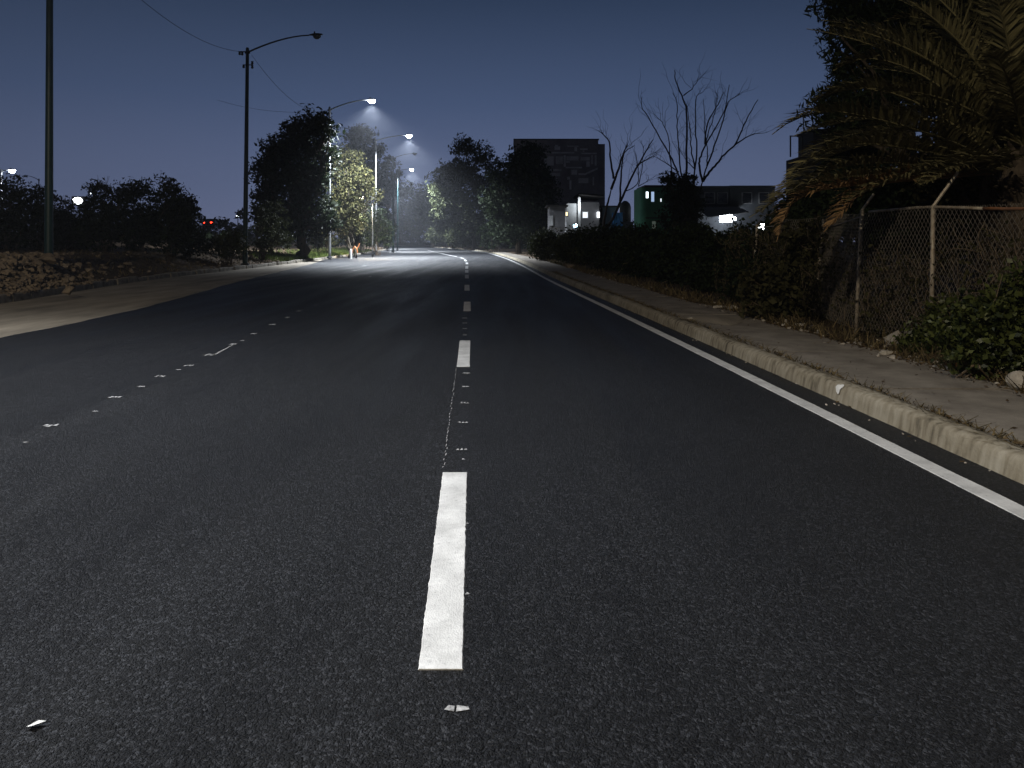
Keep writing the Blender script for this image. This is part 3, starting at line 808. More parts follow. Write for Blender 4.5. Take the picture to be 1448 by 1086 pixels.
def floodlight(px, py, Y, label, size, power, mat, zb=2.4):
    c = at(px, py, Y); root = thing('floodlight', (c[0], Y, zb), label, 'floodlight', 'distant floodlights')
    m = MB(); m.tube([(c[0], Y + .1, zb - .3), (c[0], Y + .1, c[2] + .1)], [.07, .05], 8); obj('post', m, M_DARKMET, root)
    m = MB(); m.box((c[0] - size*.6, Y - .1, c[2] - size*.4), (c[0] + size*.6, Y + .12, c[2] + size*.45)); h = obj('housing', m, M_DARKMET, root)
    m = MB(); rows = []
    for j in range(5):
        ph = j/4*math.pi/2; rr = math.cos(ph)
        rows.append([(c[0] + size*.5*rr*math.cos(q), Y - .103 - .06*math.sin(ph)*size*3, c[2] + size*.34*rr*math.sin(q)) for q in np.linspace(0, 2*math.pi, 13)])
    m.sheet(rows); obj('lamp_glass', m, mat, h, smooth=True)
    return root


E_FLOOD = emit('flood_glass', (.92, .97, 1.0), 12.0); E_SMALL = emit('small_lamp_glass', (.85, .93, 1.0), 10.0)
floodlight(111, 284, 46, 'white floodlight shining through the low dark bush', .62, 0, E_FLOOD, 2.0)
floodlight(128, 274, 70, 'tiny white light above the white floodlight', .22, 0, E_SMALL, 2.6)
floodlight(336, 306, 95, 'tiny white light left of the unlit lamp post', .42, 0, E_SMALL, 2.6)


def car(px, py, Y, label, zc=None, paint=None, heading=0.0, on=True):
    """seen from behind; rear lamps at pixel (px, py)"""
    c = at(px, py, Y); z0 = c[2] - .85
    root = thing('car', (c[0], Y, z0), label, 'car')
    cx = c[0]
    body = MB(); prof = [(0, .35), (0, .95), (.15, 1.0), (.55, 1.05), (1.0, 1.45), (2.3, 1.5), (3.0, 1.05), (4.2, .9), (4.3, .35)]
    n = len(prof)
    v = [(cx + sx*(.86 if z < 1.2 else .66), Y + y, z0 + z) for sx in (-1, 1) for y, z in prof]
    body.add(v, [tuple(range(n))[::-1], tuple(range(n, 2*n))] + [(i, (i + 1) % n, n + (i + 1) % n, n + i) for i in range(n)])
    bo = obj('body', body, paint or simple('car_paint', (.08, .085, .1), (.06, .065, .08), 2, .3, spec=.5), root)
    w = MB(); w.add([(cx - .58, Y + .60, z0 + 1.12), (cx + .58, Y + .60, z0 + 1.12), (cx + .52, Y + .94, z0 + 1.42), (cx - .52, Y + .94, z0 + 1.42)], [(0, 1, 2, 3)]); 
    for vv in w.v: vv[:, 1] -= .03
    obj('rear_window', w, M_GLASSDARK, root)
    for s in (-1, 1):
        l = MB(); l.box((cx + s*.62 - .17, Y - .03, z0 + .74), (cx + s*.62 + .17, Y + .04, z0 + .92)); obj('tail_light', l, emit('tail_light_on', (1, .035, .012), 9.0) if on else M_ORANGE, root)
        for yy in (.75, 3.45):
            t = MB(); t.tube([(cx + s*.74, Y + yy, z0 + .31), (cx + s*.88, Y + yy, z0 + .31)], .31, 16); wh = obj('wheel', t, M_WIRE, root)
            t = MB(); t.tube([(cx + s*.875, Y + yy, z0 + .31), (cx + s*.89, Y + yy, z0 + .31)], .19, 12); obj('rim', t, M_GALV, wh)
    return root


car(293.5, 314.5, 118, 'far car with two glowing red tail lights beyond the dark bushes')

# grass, kerb-side bits by the lit lamps
V = []
for i in range(9000):
    Y = rng.uniform(50, 100); d = .35 + abs(rng.normal(0, 1.4)); X = float(left_x(Y)) - d; z = float(zleft(X, Y)); h = rng.uniform(.10, .32); a = rng.uniform(0, 6.28); w = .03
    t = rng.normal(0, .12, 2); V.append([(X - w*math.cos(a), Y - w*math.sin(a), z - .02), (X + w*math.cos(a), Y + w*math.sin(a), z - .02), (X + t[0] + .006, Y + t[1], z + h), (X + t[0] - .006, Y + t[1], z + h)])
o = quads_obj('grass', np.array(V), L_GRASS); o['kind'] = 'stuff'
V = []
for i in range(8300):
    if i < 2600: Y = rng.uniform(15, 60); d = .5 + abs(rng.normal(1.2, 2.2)); X = float(left_x(Y)) - d; z = float(zleft(X, Y))
    else: Y = 5.5 + 50*rng.uniform()**1.8; d = .02 + abs(rng.normal(0, .30)); X = float(kerb_x(Y)) + 1.58 + d; z = float(zright(X, Y))
    if i >= 6500: Y = 4 + 30*rng.uniform()**1.6; X = float(kerb_x(Y)) + .232 + rng.normal(0, .012); z = .158
    h = rng.uniform(.05, .2)*(.3 if i >= 6500 else 1); a = rng.uniform(0, 6.28); w = .006 + .0006*Y; t = rng.normal(0, .1, 2)
    V.append([(X - w*math.cos(a), Y - w*math.sin(a), z - .02), (X + w*math.cos(a), Y + w*math.sin(a), z - .02), (X + t[0] + .003, Y + t[1], z + h), (X + t[0] - .003, Y + t[1], z + h)])
o = quads_obj('dry_grass', np.array(V), L_GRASSDRY); o['kind'] = 'stuff'
c = gnd(496.5, 366); zc = 0
m = MB(); m.tube([(c[0], c[1], -.1), (c[0], c[1], .78), (c[0], c[1], .86)], [.10, .09, .05], 10); o = obj('marker_post', m, M_WHITEP, None, origin=(c[0], c[1], 0)); tag(o, 'short white post standing at the left kerb below the lit tree', 'post')
c = at(503, 357, 66.5); zg = float(zleft(c[0], 66.5))
m = MB(); m.tube([at(499, 352, 66.5), at(502, 349, 66.5), at(504.5, 352, 66.4), at(505.5, 358, 66.4)], [.05, .07, .07, .05], 7); m.tube([at(504, 352, 66.5), at(507, 348.5, 66.5), at(508.5, 344, 66.5)], [.06, .05, .03], 7)
m.tube([at(499, 352, 66.5), at(498, 358, 66.5)], .04, 6)
o = obj('orange_branch', m, M_ORANGE, None, origin=(c[0], 66.5, zg)); tag(o, 'bent orange forked branch sticking up from the lit grass', 'branch')

# ------------------------------------------------------------------ right side: fence
fence_x = Curve([(-10, 6.1), (5, 5.72), (7.4, 5.58), (9.5, 5.38), (11.2, 5.2), (13.3, 5.42), (18, 5.2), (28, 4.6), (45, 3.7), (62, 2.7)])
root = thing('chain_link_fence', (float(fence_x(9.5)), 9.5, .2), 'rusty chain link fence with leaning posts behind the right pavement', 'fence')
posts = [(5.3, .05, 1.98, True), (7.45, .0, 1.95, False), (9.5, .03, 2.04, True), (11.2, .10, 2.06, False), (13.3, .19, 1.98, False), (16.4, .12, 1.95, False)]
tops = []
for Y, lean, zt, arm in posts:
    X = float(fence_x(Y)); z0 = float(zright(X, Y)); m = MB()
    m.tube([(X, Y, z0 - .15), (X + lean*.5, Y, (z0 + zt)/2), (X + lean, Y, zt)], .028, 9)
    p = obj('post', m, M_FENCE, root, smooth=True); tops.append((X + lean, Y, zt))
    if arm or Y in (11.2,):
        m = MB(); L = 1.0 if arm else .55; m.tube([(X + lean, Y, zt), (X + lean + .30*L, Y - .03, zt + .44*L)], .02, 6); m.tube([(X + lean + .02, Y + .03, zt - .01), (X + lean + .33*L, Y + .01, zt + .42*L)], .01, 5); obj('barb_arm', m, M_FENCE, p)
tops_a = np.array(tops); tops_in = np.array([[-8, 2.0]])
m = MB(); P = []
for yy in np.arange(5.3, 11.25, .3): P.append((np.interp(yy, tops_a[:, 1], tops_a[:, 0]), yy, np.interp(yy, tops_a[:, 1], tops_a[:, 2]) + .012*math.sin(yy*2.1) - .02))
m.tube(P[:12], .019, 7); obj('rail', m, M_RUST, root, smooth=True)
m = MB(); m.tube(P[11:], .019, 7); obj('rail', m, M_FENCE, root, smooth=True)
m = MB(); P = [(np.interp(yy, tops_a[:, 1], tops_a[:, 0]), yy, np.interp(yy, tops_a[:, 1], tops_a[:, 2]) - .05 - .1*abs(math.sin(yy*.6))) for yy in np.arange(11.2, 16.41, .4)]
m.tube(P, .012, 5); obj('tension_wire', m, M_MESH, root)
# diamond mesh: two families of wires, sagging a little with the posts
def mesh_point(y, z):
    f = (z - .25)/1.75; lean = np.interp(y, tops_a[:, 1], tops_a[:, 0]) - float(fence_x(y))
    return (float(fence_x(y)) + lean*f + .03*math.sin(y*1.3 + z*2), y, z + .02*math.sin(y*2.1))
m = MB(); pitch = .075
for fam in (1, -1):
    y = 5.3 - 2
    while y < 15:
        step = pitch
        P = []
        for t in np.linspace(0, 1, 7):
            yy = y + (t if fam > 0 else (1 - t))*1.25; z = .27 + t*(1.74 + .02)
            if 5.3 <= yy <= 15.4: P.append(mesh_point(yy, z))
        if len(P) >= 2: m.tube(P, .0034 if y < 15 else .005, 3, cap=False)
        y += step
obj('wire_mesh', m, M_MESH, root)

# plants along the fence
def vine_twigs(y0, y1, n, seed, name, label, matl, z1=1.9, side=0.06, leaf=None, nl=0, lsize=.05, cat='vine', ztop=None, depth=.25, twig_r=.005):
    rng = np.random.default_rng(seed); ym = (y0 + y1)/2
    root = thing(name, (float(fence_x(ym)), ym, .22), label, cat)
    m = MB(); pts = []
    for k in range(n):
        y = rng.uniform(y0, y1); X = float(fence_x(y)); z = .2 + rng.uniform(0, .4) if rng.uniform() < .6 else rng.uniform(.3, z1)
        P = []; d = np.array([rng.normal(0, .1), rng.normal(0, .5), rng.uniform(.3, 1)])
        p = np.array([X + rng.normal(side, depth*.4), y, z])
        for j in range(8):
            P.append(p.copy()); d = d*.75 + rng.normal(0, .35, 3)*np.array([.5, 1, 1]); d[2] += .08 if p[2] < z1 - .3 else -.35
            d /= np.linalg.norm(d); p = p + d*rng.uniform(.06, .16); p[0] = np.clip(p[0], X + side - depth, X + side + depth); p[2] = max(p[2], .2)
        P = np.array(P); m.tube(P, np.linspace(twig_r, twig_r*.5, 8), 4, cap=False); pts.append(P)
    obj('stem', m, matl, root)
    if leaf is not None:
        A = np.concatenate(pts); Q = A[rng.integers(len(A), size=nl)] + rng.normal(0, .05, (nl, 3))
        quads_obj('foliage', leaves(Q, lsize, rng, .55), leaf, root)
    return root


M_TWIG = simple('dry_twig', (.20, .15, .10), (.07, .055, .04), 8, .9)
vine_twigs(5.4, 9.4, 420, 91, 'dry_vine', 'tangle of dry vines hanging in the fence right of the tall armed post', M_TWIG, 1.75, .10, L_BROWNISH, 3600, .055, depth=.2)
vine_twigs(9.4, 13.0, 300, 92, 'dry_vine', 'tangle of dry vines in the fence between the two leaning posts', M_TWIG, 1.5, .16, L_BROWNISH, 3400, .06, depth=.16)
vine_twigs(12.8, 18, 420, 93, 'dry_vine', 'mound of dry creepers over the fence left of the leaning posts', M_TWIG, 1.9, .12, L_BROWNISH, 9000, .07, depth=.4)


def fence_bush(Y, bl, leafm, n, size, label, seed, dx=0.0, deep=.6, clump=.16, name='leafy_shrub', aspect=.6, per=22):
    rng = np.random.default_rng(seed); blobs = pxblobs(bl, Y, deep); B = np.array(blobs); bx = float(B[0, 0]); bz = float(zright(bx, Y))
    root = thing(name, (bx, Y, bz), label, 'shrub'); m = MB()
    for k in range(26):
        b = B[rng.integers(len(B))]; e = b[:3] + rng.uniform(-.9, .9, 3)*b[3:]; e[2] = max(e[2], bz + .1)
        limb(m, (bx + rng.normal(0, .5)*B[0, 3], Y + rng.normal(0, .12), bz - .05), e, .012, .003, rng, 6, .09, 5)
    obj('stem', m, M_TWIG, root)
    P = clumped(n, blobs, rng, clump, per, .45); P = P[P[:, 2] > bz + .0]
    quads_obj('foliage', leaves(P, size, rng, aspect, .35, .2), leafm, root)
    return root


fence_bush(7.7, [(1400, 465, 50, 48), (1440, 440, 30, 60), (1365, 475, 36, 40), (1425, 505, 50, 30)], L_IVY, 12000, .062, 'glossy green leafy shrub at the right edge growing through the fence', 101, deep=.7)
fence_bush(9.3, [(1325, 475, 30, 26), (1298, 485, 24, 20), (1345, 455, 26, 32)], L_IVY, 5000, .058, 'low green shrub round the foot of the armed fence post', 102, deep=.6)
fence_bush(10.9, [(1258, 455, 28, 30), (1280, 468, 30, 24)], L_BROWNISH, 3000, .07, 'brownish low shrub between the two fence posts', 103, deep=.6)
fence_bush(13.5, [(1125, 405, 50, 56), (1160, 425, 30, 36), (1095, 420, 50, 46), (1135, 350, 36, 40)], L_BROWNISH, 9000, .10, 'bank of dusty brown green shrub left of the leaning fence post', 104, deep=.5)
fence_bush(16.5, [(1075, 400, 48, 40), (1100, 370, 45, 50), (1125, 335, 30, 40)], L_DARK, 10000, .085, 'dark shrub sloping up under the palm fronds', 105, deep=.5, clump=.25)
GH = 'dark hedge shrubs along the right pavement'
for i, (Y, bl, lab, lf) in enumerate([
    (20, [(1030, 375, 50, 42), (1010, 395, 40, 22), (1050, 345, 30, 25)], 'dark hedge shrub nearest the sloping bank under the palm', L_DARK),
    (24, [(965, 365, 46, 40), (985, 345, 30, 25)], 'dark hedge shrub below the green house', L_DARK),
    (28, [(915, 362, 40, 34), (900, 345, 24, 22)], 'dark hedge shrub below the round water tank', L_DARK),
    (34, [(870, 355, 34, 30), (850, 345, 24, 20)], 'dark hedge shrub below the smaller bare tree', L_DARK),
    (42, [(825, 350, 30, 22), (805, 352, 22, 14)], 'low hedge shrub below the white house', L_MID),
    (52, [(785, 350, 24, 16), (770, 345, 16, 16)], 'low hedge shrub right of the big black tree trunk', L_MID)]):
    b = fence_bush(Y, bl, lf, 10000, .065 + .0022*Y, lab, 110 + i, deep=.6, clump=.02*Y*.6 + .1, name='hedge_shrub'); b['group'] = GH

# planks and a dark block wall behind the fence
m = MB()
pa, pb = at(1196, 384, 12.4), at(1296, 381, 12.0)
for k, (dz, dd) in enumerate([(0, 0), (-.045, .03), (-.10, -.02)]):
    e0, e1 = np.array(pa), np.array(pb); e0[2] += dz; e1[2] += dz + .02*k; m.tube([e0 + [0, dd, 0], (e0 + e1)/2 + [0, dd, .02], e1 + [0, dd, 0]], .022, 4)
m.box((pa[0] - .02, 12.1, pa[2] - .20), (pb[0] - .06, 12.13, pa[2] - .07))
o = obj('old_boards', m, M_PLANK, None, origin=(pa[0], 12.3, .25)); tag(o, 'pile of old grey boards leaning behind the fence mesh', 'boards')

# ------------------------------------------------------------------ palm
def frond(center, az, e0, e1, L, mat, parent, rng, leaf=.56, n=92, twist=0.0, start=.1, P=None):
    t = np.linspace(0, 1, 16); el = e0 + (e1 - e0)*t**1.15
    d = np.stack([np.cos(el)*math.cos(az), np.cos(el)*math.sin(az), np.sin(el)], 1)
    if P is None: P = np.array(center) + np.concatenate([[np.zeros(3)], np.cumsum(d[:-1]*L/15, 0)])
    else: d = np.gradient(P, axis=0); d /= np.linalg.norm(d, axis=1)[:, None]
    mb = MB(); mb.tube(P, np.linspace(.026, .006, 16), 5, cap=False)
    for i in range(n):
        s = start + (1 - start)*(i + .5)/n; k = s*15; i0 = min(14, int(k)); p = P[i0] + (P[i0 + 1] - P[i0])*(k - i0); dd = d[i0]
        up = np.array([0, 0, 1.0]); sd = np.cross(dd, up); sd /= np.linalg.norm(sd) + 1e-9; un = np.cross(sd, dd)
        ll = leaf*(math.sin(math.pi*min(1, .12 + .9*s))**.6)*rng.uniform(.85, 1.12)
        for sg in (-1, 1):
            fw = .45 + .55*s; q = dd*fw + sd*sg*(1.05 - .35*s) + un*(.38 + rng.normal(0, .1)); q += rng.normal(0, .07, 3); q /= np.linalg.norm(q)
            w = np.cross(q, un); w /= np.linalg.norm(w) + 1e-9; w = w*.017 + un*rng.normal(0, .004)
            mid = p + q*ll*.5; tip = p + q*ll + np.array([0, 0, -1])*ll*rng.uniform(.05, .28)
            mb.add([p - w*.6, p + w*.6, mid + w, mid - w, tip], [(0, 1, 2, 3), (3, 2, 4)])
    return obj('frond', mb, mat, parent)


rng = np.random.default_rng(55)
PC = np.array([7.55, 10.9, 3.0])
palm = thing('palm_tree', (PC[0], PC[1], .3), 'wide palm with arching brown green fronds hanging over the fence', 'palm tree')
m = MB(); zz = np.linspace(.1, 2.9, 12); m.tube([(PC[0], PC[1], z) for z in zz], [.32 + .03*((i % 2)) for i in range(12)], 14)
for i in range(150):
    a = rng.uniform(0, 6.28); z = rng.uniform(.3, 2.9); c, s = math.cos(a), math.sin(a)
    m.tube([(PC[0] + .3*c, PC[1] + .3*s, z), (PC[0] + .45*c, PC[1] + .45*s, z + .13)], [.05, .02], 4)
obj('trunk', m, M_BARK, palm)
W = math.pi
def frond_along(pts, mt, n=100, leaf=.56):
    A = np.array([at(*p) for p in pts]); t = np.linspace(0, len(A) - 1, 41); P = np.stack([np.interp(t, np.arange(len(A)), A[:, c]) for c in range(3)], 1)
    for _ in range(14): P[1:-1] = (P[:-2] + 2*P[1:-1] + P[2:])/4
    s_ = np.concatenate([[0], np.cumsum(np.linalg.norm(np.diff(P, axis=0), axis=1))]); q = np.linspace(0, s_[-1], 16)
    return frond(None, 0, 0, 0, s_[-1], mt, palm, rng, leaf, n, P=np.stack([np.interp(q, s_, P[:, c]) for c in range(3)], 1))
for pts, mt in [
    ([(1420, 235, 10.9), (1340, 195, 10.6), (1239, 167, 10.3), (1170, 153, 10.1), (1117, 170, 10), (1092, 190, 9.9)], L_FROND),
    ([(1420, 235, 10.9), (1345, 222, 10.5), (1265, 206, 10.1), (1212, 201, 9.9), (1150, 216, 9.7), (1105, 258, 9.6)], L_FROND),
    ([(1420, 240, 10.9), (1330, 250, 10.3), (1230, 248, 9.9), (1162, 252, 9.7), (1109, 275, 9.6), (1059, 308, 9.5)], L_FROND),
    ([(1420, 220, 10.9), (1370, 150, 11), (1295, 98, 11), (1240, 81, 11), (1205, 84, 11), (1178, 100, 11)], L_FROND),
    ([(1400, 245, 10.8), (1310, 248, 10.2), (1253, 258, 9.9), (1215, 273, 9.8), (1190, 300, 9.7), (1165, 328, 9.7)], L_FRONDDRY),
    ([(1400, 245, 10.8), (1290, 255, 10.1), (1190, 262, 9.8), (1130, 275, 9.7), (1110, 298, 9.65), (1098, 342, 9.6)], L_FRONDDRY),
    ([(1420, 240, 10.9), (1370, 236, 10.2), (1315, 240, 9.8), (1250, 258, 9.6), (1195, 285, 9.5)], L_FROND),
    ([(1425, 230, 11), (1330, 205, 11.2), (1230, 200, 11.4), (1150, 228, 11.5), (1085, 285, 11.5)], L_FROND),
    ([(1425, 215, 11), (1400, 120, 11.3), (1350, 50, 11.5), (1300, 20, 11.5), (1250, 30, 11.5)], L_FROND),
    ([(1420, 232, 10.9), (1350, 175, 10.9), (1280, 135, 10.9), (1225, 122, 10.9), (1175, 130, 10.9), (1140, 150, 10.9)], L_FROND),
    ([(1430, 235, 10.6), (1400, 225, 10.0), (1350, 235, 9.6), (1300, 262, 9.3)], L_FROND),
    ([(1420, 238, 10.9), (1340, 236, 10.6), (1250, 228, 10.3), (1180, 235, 10.1), (1120, 262, 10), (1075, 300, 9.9)], L_FROND)]:
    frond_along(pts, mt)
for i in range(48):
    az = rng.uniform(0, 2*math.pi); e0 = rng.uniform(.35 if math.cos(az) < .2 else -.3, 1.35); frond(PC, az, e0, e0 - rng.uniform(.6, .9), rng.uniform(2.6, 3.8), L_FROND, palm, rng, n=64)

# tall trees behind the palm
q = at(1330, 340, 19); q[2] = .9
tree('dark_conifer', q, 19, [(1200, 40, 34, 52), (1185, -10, 26, 40), (1190, 100, 26, 34), (1180, 160, 26, 34), (1235, 20, 40, 40), (1260, 80, 50, 50), (1290, 20, 60, 60), (1240, 150, 50, 40), (1330, 90, 70, 70), (1390, 30, 70, 80), (1420, 130, 60, 70), (1320, -60, 80, 60)],
     L_DARK, 52000, .19, 'tall feathery dark conifer against the sky behind the palm', trunk_r=.2, seed=121, clump=.42, deep=.5, aspect=.26, per=70, shell=.5, droop=-.6)
q = at(1400, 340, 14.5); q[2] = .7
tree('leafy_tree', q, 14.5, [(1345, 45, 50, 55), (1390, 80, 60, 60), (1430, 20, 50, 60), (1340, 110, 44, 40), (1440, 150, 50, 60), (1395, -30, 60, 40), (1440, 220, 40, 50), (1390, 200, 60, 50), (1330, 235, 50, 40), (1420, 270, 50, 40)],
     L_BROWNISH, 22000, .15, 'brownish leafy tree filling the upper right corner above the palm', trunk_r=.2, seed=122, clump=.34, deep=.6)
bush('dark_thicket', 15.5, [(1250, 270, 50, 40), (1310, 290, 60, 50), (1390, 285, 60, 50), (1210, 300, 36, 40), (1440, 290, 40, 50), (1240, 325, 50, 24), (1310, 330, 60, 24), (1390, 325, 60, 28), (1280, 310, 50, 26), (1350, 312, 50, 30)], L_DARK, 24000, .16, 'dark thicket closing the gap behind the fence below the palm crown', cat='shrub', seed=131, zf=zright, deep=.5, clump=.4, per=50)
bush('dark_thicket', 21, [(1150, 300, 44, 40), (1120, 320, 34, 30), (1185, 280, 30, 40), (1205, 215, 34, 40), (1240, 190, 40, 40), (1190, 240, 30, 30)], L_DARK, 12000, .18, 'dark thicket in front of the house with the roof railing', cat='shrub', seed=132, zf=zright, deep=.5, clump=.4, per=50)
q = at(955, 340, 50); q[2] = .5
tree('dark_tree', q, 50, [(960, 270, 20, 22), (968, 258, 14, 14), (944, 258, 9, 12), (960, 302, 26, 30), (977, 290, 16, 26)], L_DARK, 8000, .2, 'compact black tree covering the right half of the green house', trunk_r=.18, seed=123, clump=.4)

# ------------------------------------------------------------------ stones, litter on the pavement
def stone(px, py, rx, ry, rz, label, sub=3, mat=None, name='stone', seed=0, dz=.0):
    c = gnd(px, py, .165); r_ = np.random.default_rng(seed + int(px)); g = MB(); (g.blob((0, 0, 0), (rx, ry, rz), r_, 3, .3) if 'round' in label else chunk(g, (0, 0, 0), (rx, ry, rz*1.25), r_))
    o = obj(name, g, mat or M_STONE); o.location = (c[0], c[1], float(max(.158, zright(c[0], c[1]))) + rz*.45 + dz); return tag(o, label, 'stone', 'loose stones along the right pavement')


stone(1264, 490, .27, .17, .15, 'large pale slab of broken concrete at the foot of the fence')
stone(1290, 488, .12, .11, .11, 'small grey stone leaning on the large concrete slab')
stone(1254, 501, .15, .07, .045, 'thin flat flake in front of the large concrete slab')
stone(1262, 507, .06, .05, .04, 'small buff stone nearest the kerb below the concrete slab')
stone(1443, 548, .13, .12, .13, 'round grey stone cut by the right edge of the photo')
stone(1110, 459, .09, .07, .06, 'squarish white stone at the pavement edge left of the slab')
stone(1130, 461, .08, .04, .03, 'small pale stone right of the squarish white one')
stone(1036, 437, .18, .09, .06, 'pale lump at the edge of the pavement by the sand patch, right of the pair')
stone(1018, 436, .17, .08, .05, 'pale lump at the edge of the pavement by the sand patch, left of the pair')
stone(975, 451, .14, .07, .03, 'thin pale fragment lying on the pavement near the kerb')
stone(805, 379, .35, .3, .18, 'sandy mound of earth beside the far end of the pavement', mat=M_RUBBLE)
c = gnd(1010, 451, .165); g = MB(); rr = []
for a in np.linspace(0, 2*math.pi, 25):
    k = 1 + .25*math.sin(a*3) + .12*math.sin(a*7); rr.append([(c[0] + .62*k*s*math.cos(a), c[1] + .75*k*s*math.sin(a), .163 + .035*(1 - s**2)) for s in (1, .8, .5, .2, .02)])
g.sheet(rr); o = obj('sand_patch', g, M_APRON); o['kind'] = 'stuff'; 
c = gnd(1352, 521, .17); g = MB(); g.sheet([[(c[0] - .10 + .05*i, c[1] + .04*j, .20 + .025*math.sin(i*1.7 + j)) for i in range(5)] for j in range(3)])
o = obj('wrapper', g, M_ORANGE, None, origin=c); tag(o, 'crumpled orange wrapper lying in the leaf litter under the shrub', 'litter')
c = gnd(50.5, 1029); g = MB(); g.add([(c[0] - .022, c[1] - .014, .012), (c[0], c[1] - .022, .02), (c[0] + .026, c[1] + .013, .014), (c[0] + .004, c[1] + .012, .018), (c[0] - .02, c[1] + .004, .006)], [(0, 1, 3, 4), (1, 2, 3)])
o = obj('fallen_leaf', g, M_WHITEP, None, origin=c); tag(o, 'small pale leaf lying on the asphalt at the lower left', 'leaf')
# paint splash on the kerb face
yk = 7.35; xk = float(kerb_x(yk)); g = MB(); ring = []
for a in np.linspace(0, 2*math.pi, 18, endpoint=False):
    k = 1 + .2*math.sin(a*3 + 1) + .1*math.sin(a*5); u, v = .052*k*math.cos(a), .05*k*math.sin(a)
    ring.append((u, v))
def kerb_skin(dy, s):
    prof = np.array([(0, .02), (.012, .10), (.028, .165), (.05, .19), (.09, .203), (.15, .206)])*[1, .82]; L_ = np.concatenate([[0], np.cumsum(np.linalg.norm(np.diff(prof, axis=0), axis=1))])
    a = np.interp(s, L_, prof[:, 0]); b = np.interp(s, L_, prof[:, 1]); y = yk + dy; nx = 1.0 if s < .10 else max(0, 1 - (s - .10)/.09)
    return (float(kerb_x(y)) + a - .016*nx, y, b + .013*(1 - nx*.6))
mid = .115
rows = [[kerb_skin(u*k, mid + v*k) for u, v in ring + ring[:1]] for k in (1, .66, .33, .02)]
g.sheet(rows); o = obj('paint_splash', g, M_WHITEP); o['kind'] = 'structure'
V = []
rng = np.random.default_rng(77)
for i in range(5200):
    Y = 5.5 + 32*rng.uniform()**1.6; d = rng.normal(.02, .12) if rng.uniform() < .7 else abs(rng.normal(0, .5)); X = float(kerb_x(Y)) + 1.66 + d; V.append((X, Y, max(.166, float(zright(X, Y))) + .008))
for i in range(500):
    Y = 4 + 26*rng.uniform()**1.5; X = float(kerb_x(Y)) + (.235 + abs(rng.normal(0, .02)) if rng.uniform() < .7 else rng.uniform(.25, 1.5)); V.append((X, Y, .168))
for i in range(60):
    Y = 4 + 26*rng.uniform()**1.5; X = float(kerb_x(Y)) - abs(rng.normal(.02, .05)) - .01; V.append((X, Y, .008))
V = np.array(V); Q = leaves(V, .045, rng, .6); Q[:, :, 2] = V[:, None, 2] + (Q[:, :, 2] - V[:, None, 2])*.4
Q[:, :, 2] = np.maximum(Q[:, :, 2], np.where(V[:, 2] > .1, .16, .004)[:, None])
o = quads_obj('leaf_litter', Q, L_DRY); o['kind'] = 'stuff'
g = MB()
for i in range(420):
    Y = 4.6 + 30*rng.uniform()**1.7; X = float(kerb_x(Y)) + 1.62 + rng.normal(.12, .16); r = rng.uniform(.008, .04); chunk(g, (X, Y, max(.16, float(zright(X, Y))) + r*.3), (r*1.3, r, r*.7), rng)
for i in range(40):
    Y = 4.2 + 30*rng.uniform()**1.7; X = float(kerb_x(Y)) - abs(rng.normal(0, .06)) - .015; r = rng.uniform(.005, .016); chunk(g, (X, Y, r*.4), (r*1.3, r, r*.7), rng)
o = obj('gravel', g, M_STONE); o['kind'] = 'stuff'

# ------------------------------------------------------------------ buildings
def walls(x0, x1, y0, y1, z0, z1, parapet=.0):
    m = MB(); m.box((x0, y0, z0), (x1, y1, z1))
    return m


def window(parent, x0, x1, z0, z1, y, pane, frame=None, t=.06):
    f = MB()
    f.box((x0, y - .05, z0), (x0 + t, y - .003, z1)); f.box((x1 - t, y - .05, z0), (x1, y - .003, z1)); f.box((x0 + t, y - .05, z0), (x1 - t, y - .003, z0 + t)); f.box((x0 + t, y - .05, z1 - t), (x1 - t, y - .003, z1))
    w = obj('window', f, frame or M_DARKMET, parent); p = MB(); p.box((x0 + t, y - .03, z0 + t), (x1 - t, y - .006, z1 - t)); obj('pane', p, pane, w)
    return w


def pr(px0, py0, px1, py1, Y):
    a, b = at(px0, py0, Y), at(px1, py1, Y); return min(a[0], b[0]), max(a[0], b[0]), min(a[2], b[2]), max(a[2], b[2])


# tall dark block
M_BLOCK = simple('sooty_render', (.38, .34, .34), (.20, .175, .18), .35, .95, detail=10, spec=.1)
M_FADED = simple('faded_advert', (.85, .82, .82), (.45, .42, .43), .5, .95, detail=10, spec=.1)
M_GREYWALL = simple('grey_render', (.22, .22, .23), (.13, .13, .14), .8, .9)
M_WHITEWALL = simple('white_render', (.70, .71, .72), (.42, .43, .44), .9, .9)
M_GREEN = simple('green_render', (.07, .25, .15), (.05, .17, .105), .8, .85)
M_DARKWALL = simple('dark_render', (.05, .055, .065), (.03, .033, .04), .8, .9)
M_TILE = simple('roof_tile', (.06, .055, .055), (.03, .028, .028), 3, .85)
E_WIN = emit('window_lit_white', (.85, .92, 1.0), 1.3); E_WINY = emit('window_lit_yellow', (1.0, .80, .42), 2.0); E_PORCH = emit('porch_light', (.88, .95, 1.0), 26.0); E_BLUE = emit('blue_lamp_glass', (.45, .75, 1.0), 14.0)
Y = 130.0
x0, x1, z0, z1 = pr(727, 198, 846, 345, Y); blk = thing('apartment_block', ((x0 + x1)/2, Y, .6), 'tall dark windowless block with a faded painted wall above the houses', 'building')
obj('wall', walls(x0, x1, Y, Y + 12, .3, z1), M_BLOCK, blk)
xs0, xs1, _, zs = pr(846, 203, 856, 345, Y); obj('side_wall', walls(xs0 + .01, xs1, Y + .6, Y + 11.5, .3, zs), M_BLOCK, blk)
m = MB(); m.box((x0 - .12, Y - .12, z1 + .003), (x1 + .12, Y + 12.1, z1 + .22)); obj('roof', m, M_DARKWALL, blk)
m = MB()
